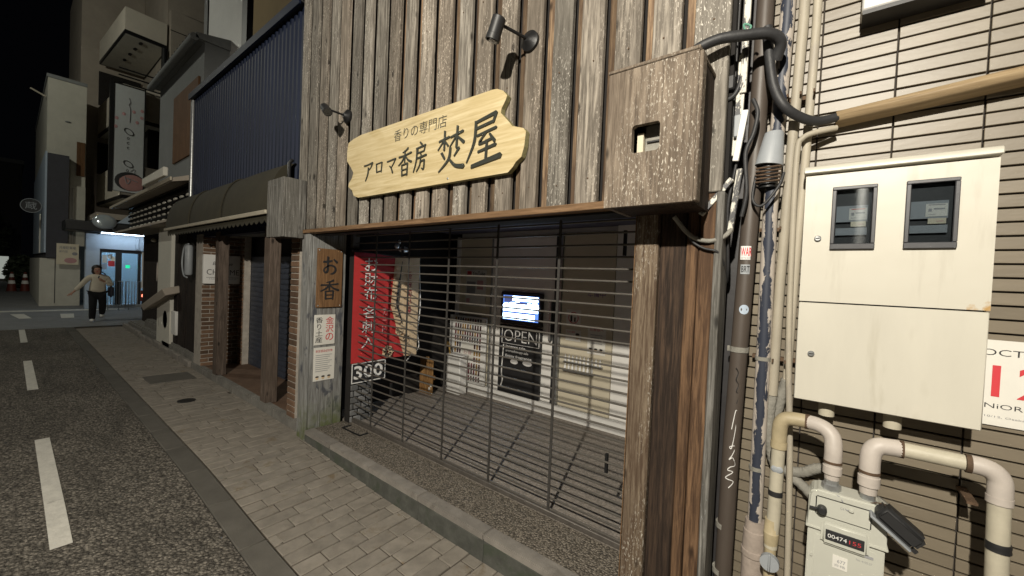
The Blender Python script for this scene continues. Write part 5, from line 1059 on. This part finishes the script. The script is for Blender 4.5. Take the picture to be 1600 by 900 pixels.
# far end of the road
fb = thing("far_dark_building", "unlit dark building closing the far end of the road", "building", (-52, -1, 0)); P("wall", MB().box(-60, -50, -.6, .62, 0, 9), DKWALL, fb); P("roof", MB().box(-60.2, -49.8, -.7, .7, 9.001, 9.3), BLACK, fb)
lw = thing("glowing_white_wall", "small white wall with its own glow far away at the left edge", "wall", (-44.6, -.5, 0)); P("wall_panel", MB().box(-44.8, -44.6, -.75, .02, .0, 1.75), emit("far_wall_glow", (.75, .8, .72), .35), lw); P("wall_base", MB().box(-44.62, -44.55, -.75, .02, .0, .2), CONC, lw)  # wall panel emits its brightness instead of being lit by a lamp
for k, y in enumerate((.117, .53)):
    t = thing("traffic_cone", ("red and white cone nearer the left edge, before the dark hedge", "red and white cone nearer the low wall, before the dark hedge")[k], "cone", (-31.2, y, 0), "cones before the hedge")
    P("cone_body", MB().tube([(-31.2, y, .04), (-31.2, y, .95), (-31.2, y, .98)], [.17, .05, .03], 14), CONEO, t); P("base", MB().box(-31.4, -31.0, y-.2, y+.2, 0, .039), BLACKP, t)
    for z in (.4, .72): P("white_band", MB().tube([(-31.2, y, z), (-31.2, y, z+.16)], [.176-.132*z, .176-.132*(z+.16)], 14), WHITE, t)
def plant(name, label, cat, c, r, n, trunk=None):
    t = thing(name, label, cat, (c[0], c[1], 0)); mb = MB()
    for i in range(n):
        while True:
            p = Vector((random.uniform(-1, 1), random.uniform(-1, 1), random.uniform(-1, 1)))
            if p.length < 1 and random.random() < p.length+.2: break
        q = Vector((c[0]+p.x*r[0], c[1]+p.y*r[1], c[2]+p.z*r[2])); u = Vector((random.gauss(0, 1), random.gauss(0, 1), random.gauss(0, 1))).normalized()*random.uniform(.06, .13); w = u.cross(Vector((random.gauss(0, 1), random.gauss(0, 1), random.gauss(0, 1)))).normalized()*u.length*.6
        mb.quad(q-u, q-w, q+u, q+w)
    P("crown", mb, LEAF, t, smooth=False)
    if trunk: P("trunk", MB().tube(trunk, [.12, .1, .06], 8), BARK, t)
    return t
plant("hedge_bush", "dark rounded hedge behind the two cones", "hedge", (-35.5, .45, .9), (1.2, .62, .95), 1600, [(-35.5, .45, 0), (-35.5, .45, .6), (-35.5, .45, 1.2)])
plant("street_tree", "dark leafy tree at the far left edge of the road", "tree", (-46, -1.1, 3.4), (1.6, 1.3, 1.8), 1800, [(-46, -1.1, 0), (-46, -1.05, 1.8), (-46, -1.1, 3.4)])
# ------------------------------------------------------------------ the walking person
def skin_mesh(name, verts, edges, radii, mat, levels=2, root=0):
    me = bpy.data.meshes.new(name); me.from_pydata(verts, edges, []); o = bpy.data.objects.new(name, me); COL.objects.link(o)
    sk = o.modifiers.new("skin", 'SKIN'); sk.use_smooth_shade = True; ss = o.modifiers.new("sub", 'SUBSURF'); ss.levels = levels; ss.render_levels = levels
    for i, r in enumerate(radii):
        rr = r if isinstance(r, tuple) else (r, r); me.skin_vertices[0].data[i].radius = rr
    me.skin_vertices[0].data[root].use_root = True
    dg = bpy.context.evaluated_depsgraph_get(); dg.update()
    out = bpy.data.meshes.new_from_object(o.evaluated_get(dg)); bpy.data.objects.remove(o)
    mb = MB(); mb.v = [tuple(v.co) for v in out.vertices]; mb.f = [tuple(p.vertices) for p in out.polygons]; bpy.data.meshes.remove(out); return mb
pe = thing("person", "person in a cream blouse and black trousers walking by the junction, one arm out", "person", (-15.9, 1.55, 0))
B = Vector((-15.9, 1.55, 0))
def pv(*L): return [tuple(B+Vector(p)) for p in L]
V = pv((0,0,.80),(0,0,.95),(0,.01,1.12),(0,.01,1.25),(0,.01,1.31),(.02,-.01,1.37),(.03,-.02,1.45),(.02,-.02,1.50),
 (0,-.17,1.22),(.02,-.31,1.0),(.04,-.44,.83),(.05,-.49,.77),          # her right arm, reaching out
 (0,.17,1.22),(.04,.25,1.0),(.15,.1,1.12),(.19,.04,1.15),              # left arm bent to the strap
 (0,-.08,.76),(.1,-.09,.43),(.03,-.10,.07),(.14,-.11,.03),
 (0,.08,.76),(.04,.10,.46),(-.2,.11,.2),(-.13,.12,.12),
 (.055,-.52,.735),(.06,-.545,.70),(.06,-.535,.75),(.065,-.57,.71),(.05,-.54,.74),(.045,-.575,.72),(.04,-.52,.765),(.035,-.55,.745),(.07,-.49,.74),(.085,-.50,.715),
 (.21,.02,1.16),(.21,-.01,1.165),(.205,.02,1.175),(.205,-.01,1.185),(.2,.03,1.19),(.2,.0,1.2),(.21,.025,1.145),(.21,.0,1.14),(.19,.05,1.18),(.185,.04,1.205))
E_ = [(0,1),(1,2),(2,3),(3,4),(4,5),(5,6),(6,7),(3,8),(8,9),(9,10),(10,11),(3,12),(12,13),(13,14),(14,15),(0,16),(16,17),(17,18),(18,19),(0,20),(20,21),(21,22),(22,23),
 (11,24),(24,25),(11,26),(26,27),(11,28),(28,29),(11,30),(30,31),(11,32),(32,33),(15,34),(34,35),(15,36),(36,37),(15,38),(38,39),(15,40),(40,41),(15,42),(42,43)]
rad = [(.1,.13),(.09,.11),(.09,.12),(.08,.1),(.045,.045),(.07,.075),(.08,.085),(.06,.065),(.05,.05),(.036,.036),(.026,.026),(.028,.02),(.05,.05),(.038,.038),(.028,.028),(.028,.022),(.08,.08),(.056,.056),(.036,.036),(.03,.03),(.08,.08),(.056,.056),(.036,.036),(.03,.03)]+[.009]*20
body = P("body", skin_mesh("body", V, E_, rad, SKIN, 1), SKIN, pe)
jv = pv((0,0,.78),(0,0,.9),(0,.01,1.1),(0,.01,1.24),(0,.01,1.29),(0,-.18,1.2),(.02,-.32,.99),(.038,-.435,.84),(0,.18,1.2),(.05,.27,.99),(.14,.12,1.11))
P("blouse", skin_mesh("blouse", jv, [(0,1),(1,2),(2,3),(3,4),(3,5),(5,6),(6,7),(3,8),(8,9),(9,10)], [(.145,.2),(.135,.18),(.13,.17),(.1,.12),(.055,.055),(.075,.075),(.06,.06),(.05,.05),(.08,.08),(.065,.065),(.05,.05)], BLOUSE, 2), BLOUSE, pe)
tv = pv((0,0,.80),(0,-.085,.74),(.1,-.095,.43),(.035,-.10,.03),(0,.085,.74),(.04,.105,.46),(-.19,.112,.17))
P("trousers", skin_mesh("trousers", tv, [(0,1),(1,2),(2,3),(0,4),(4,5),(5,6)], [(.13,.16),(.105,.105),(.085,.085),(.07,.07),(.105,.105),(.085,.085),(.07,.07)], TROUS, 2), TROUS, pe)
P("hair", MB().ell(B+Vector((-.025, -.02, 1.465)), (.108, .105, .105), 16, 10).ell(B+Vector((-.05, -.02, 1.38)), (.075, .105, .11), 14, 8), HAIR, pe)
for y in (-.05, .01): P("eye", MB().ell(B+Vector((.108, y, 1.435)), (.008, .012, .008), 8, 6), HAIR, pe)
P("nose", MB().ell(B+Vector((.115, -.02, 1.41)), (.02, .014, .02), 8, 6), SKIN, pe); P("mouth", MB().ell(B+Vector((.104, -.02, 1.378)), (.008, .022, .006), 8, 6), RED, pe)
for (x, y, z, rz) in ((.09, -.105, .035, 0), (-.16, .115, .13, .5)): P("shoe", MB().ell(B+Vector((x, y, z)), (.115, .05, .04), 14, 8), WHITE, pe)
bg_ = thing("shoulder_bag", "dark shoulder bag hanging at the walking person's hip", "bag", (-15.95, 1.84, .68)); P("bag_body", MB().box(-16.05, -15.84, 1.76, 1.88, .66, .98), BAGM, bg_, bevel=.04, seg=3); P("strap", MB().tube(smooth_path([(-15.95, 1.82, .95), (-15.93, 1.76, 1.2), (-15.93, 1.62, 1.37), (-15.78, 1.55, 1.2)], 5), .014, 6), BAGM, bg_)
bpy.context.view_layer.update()
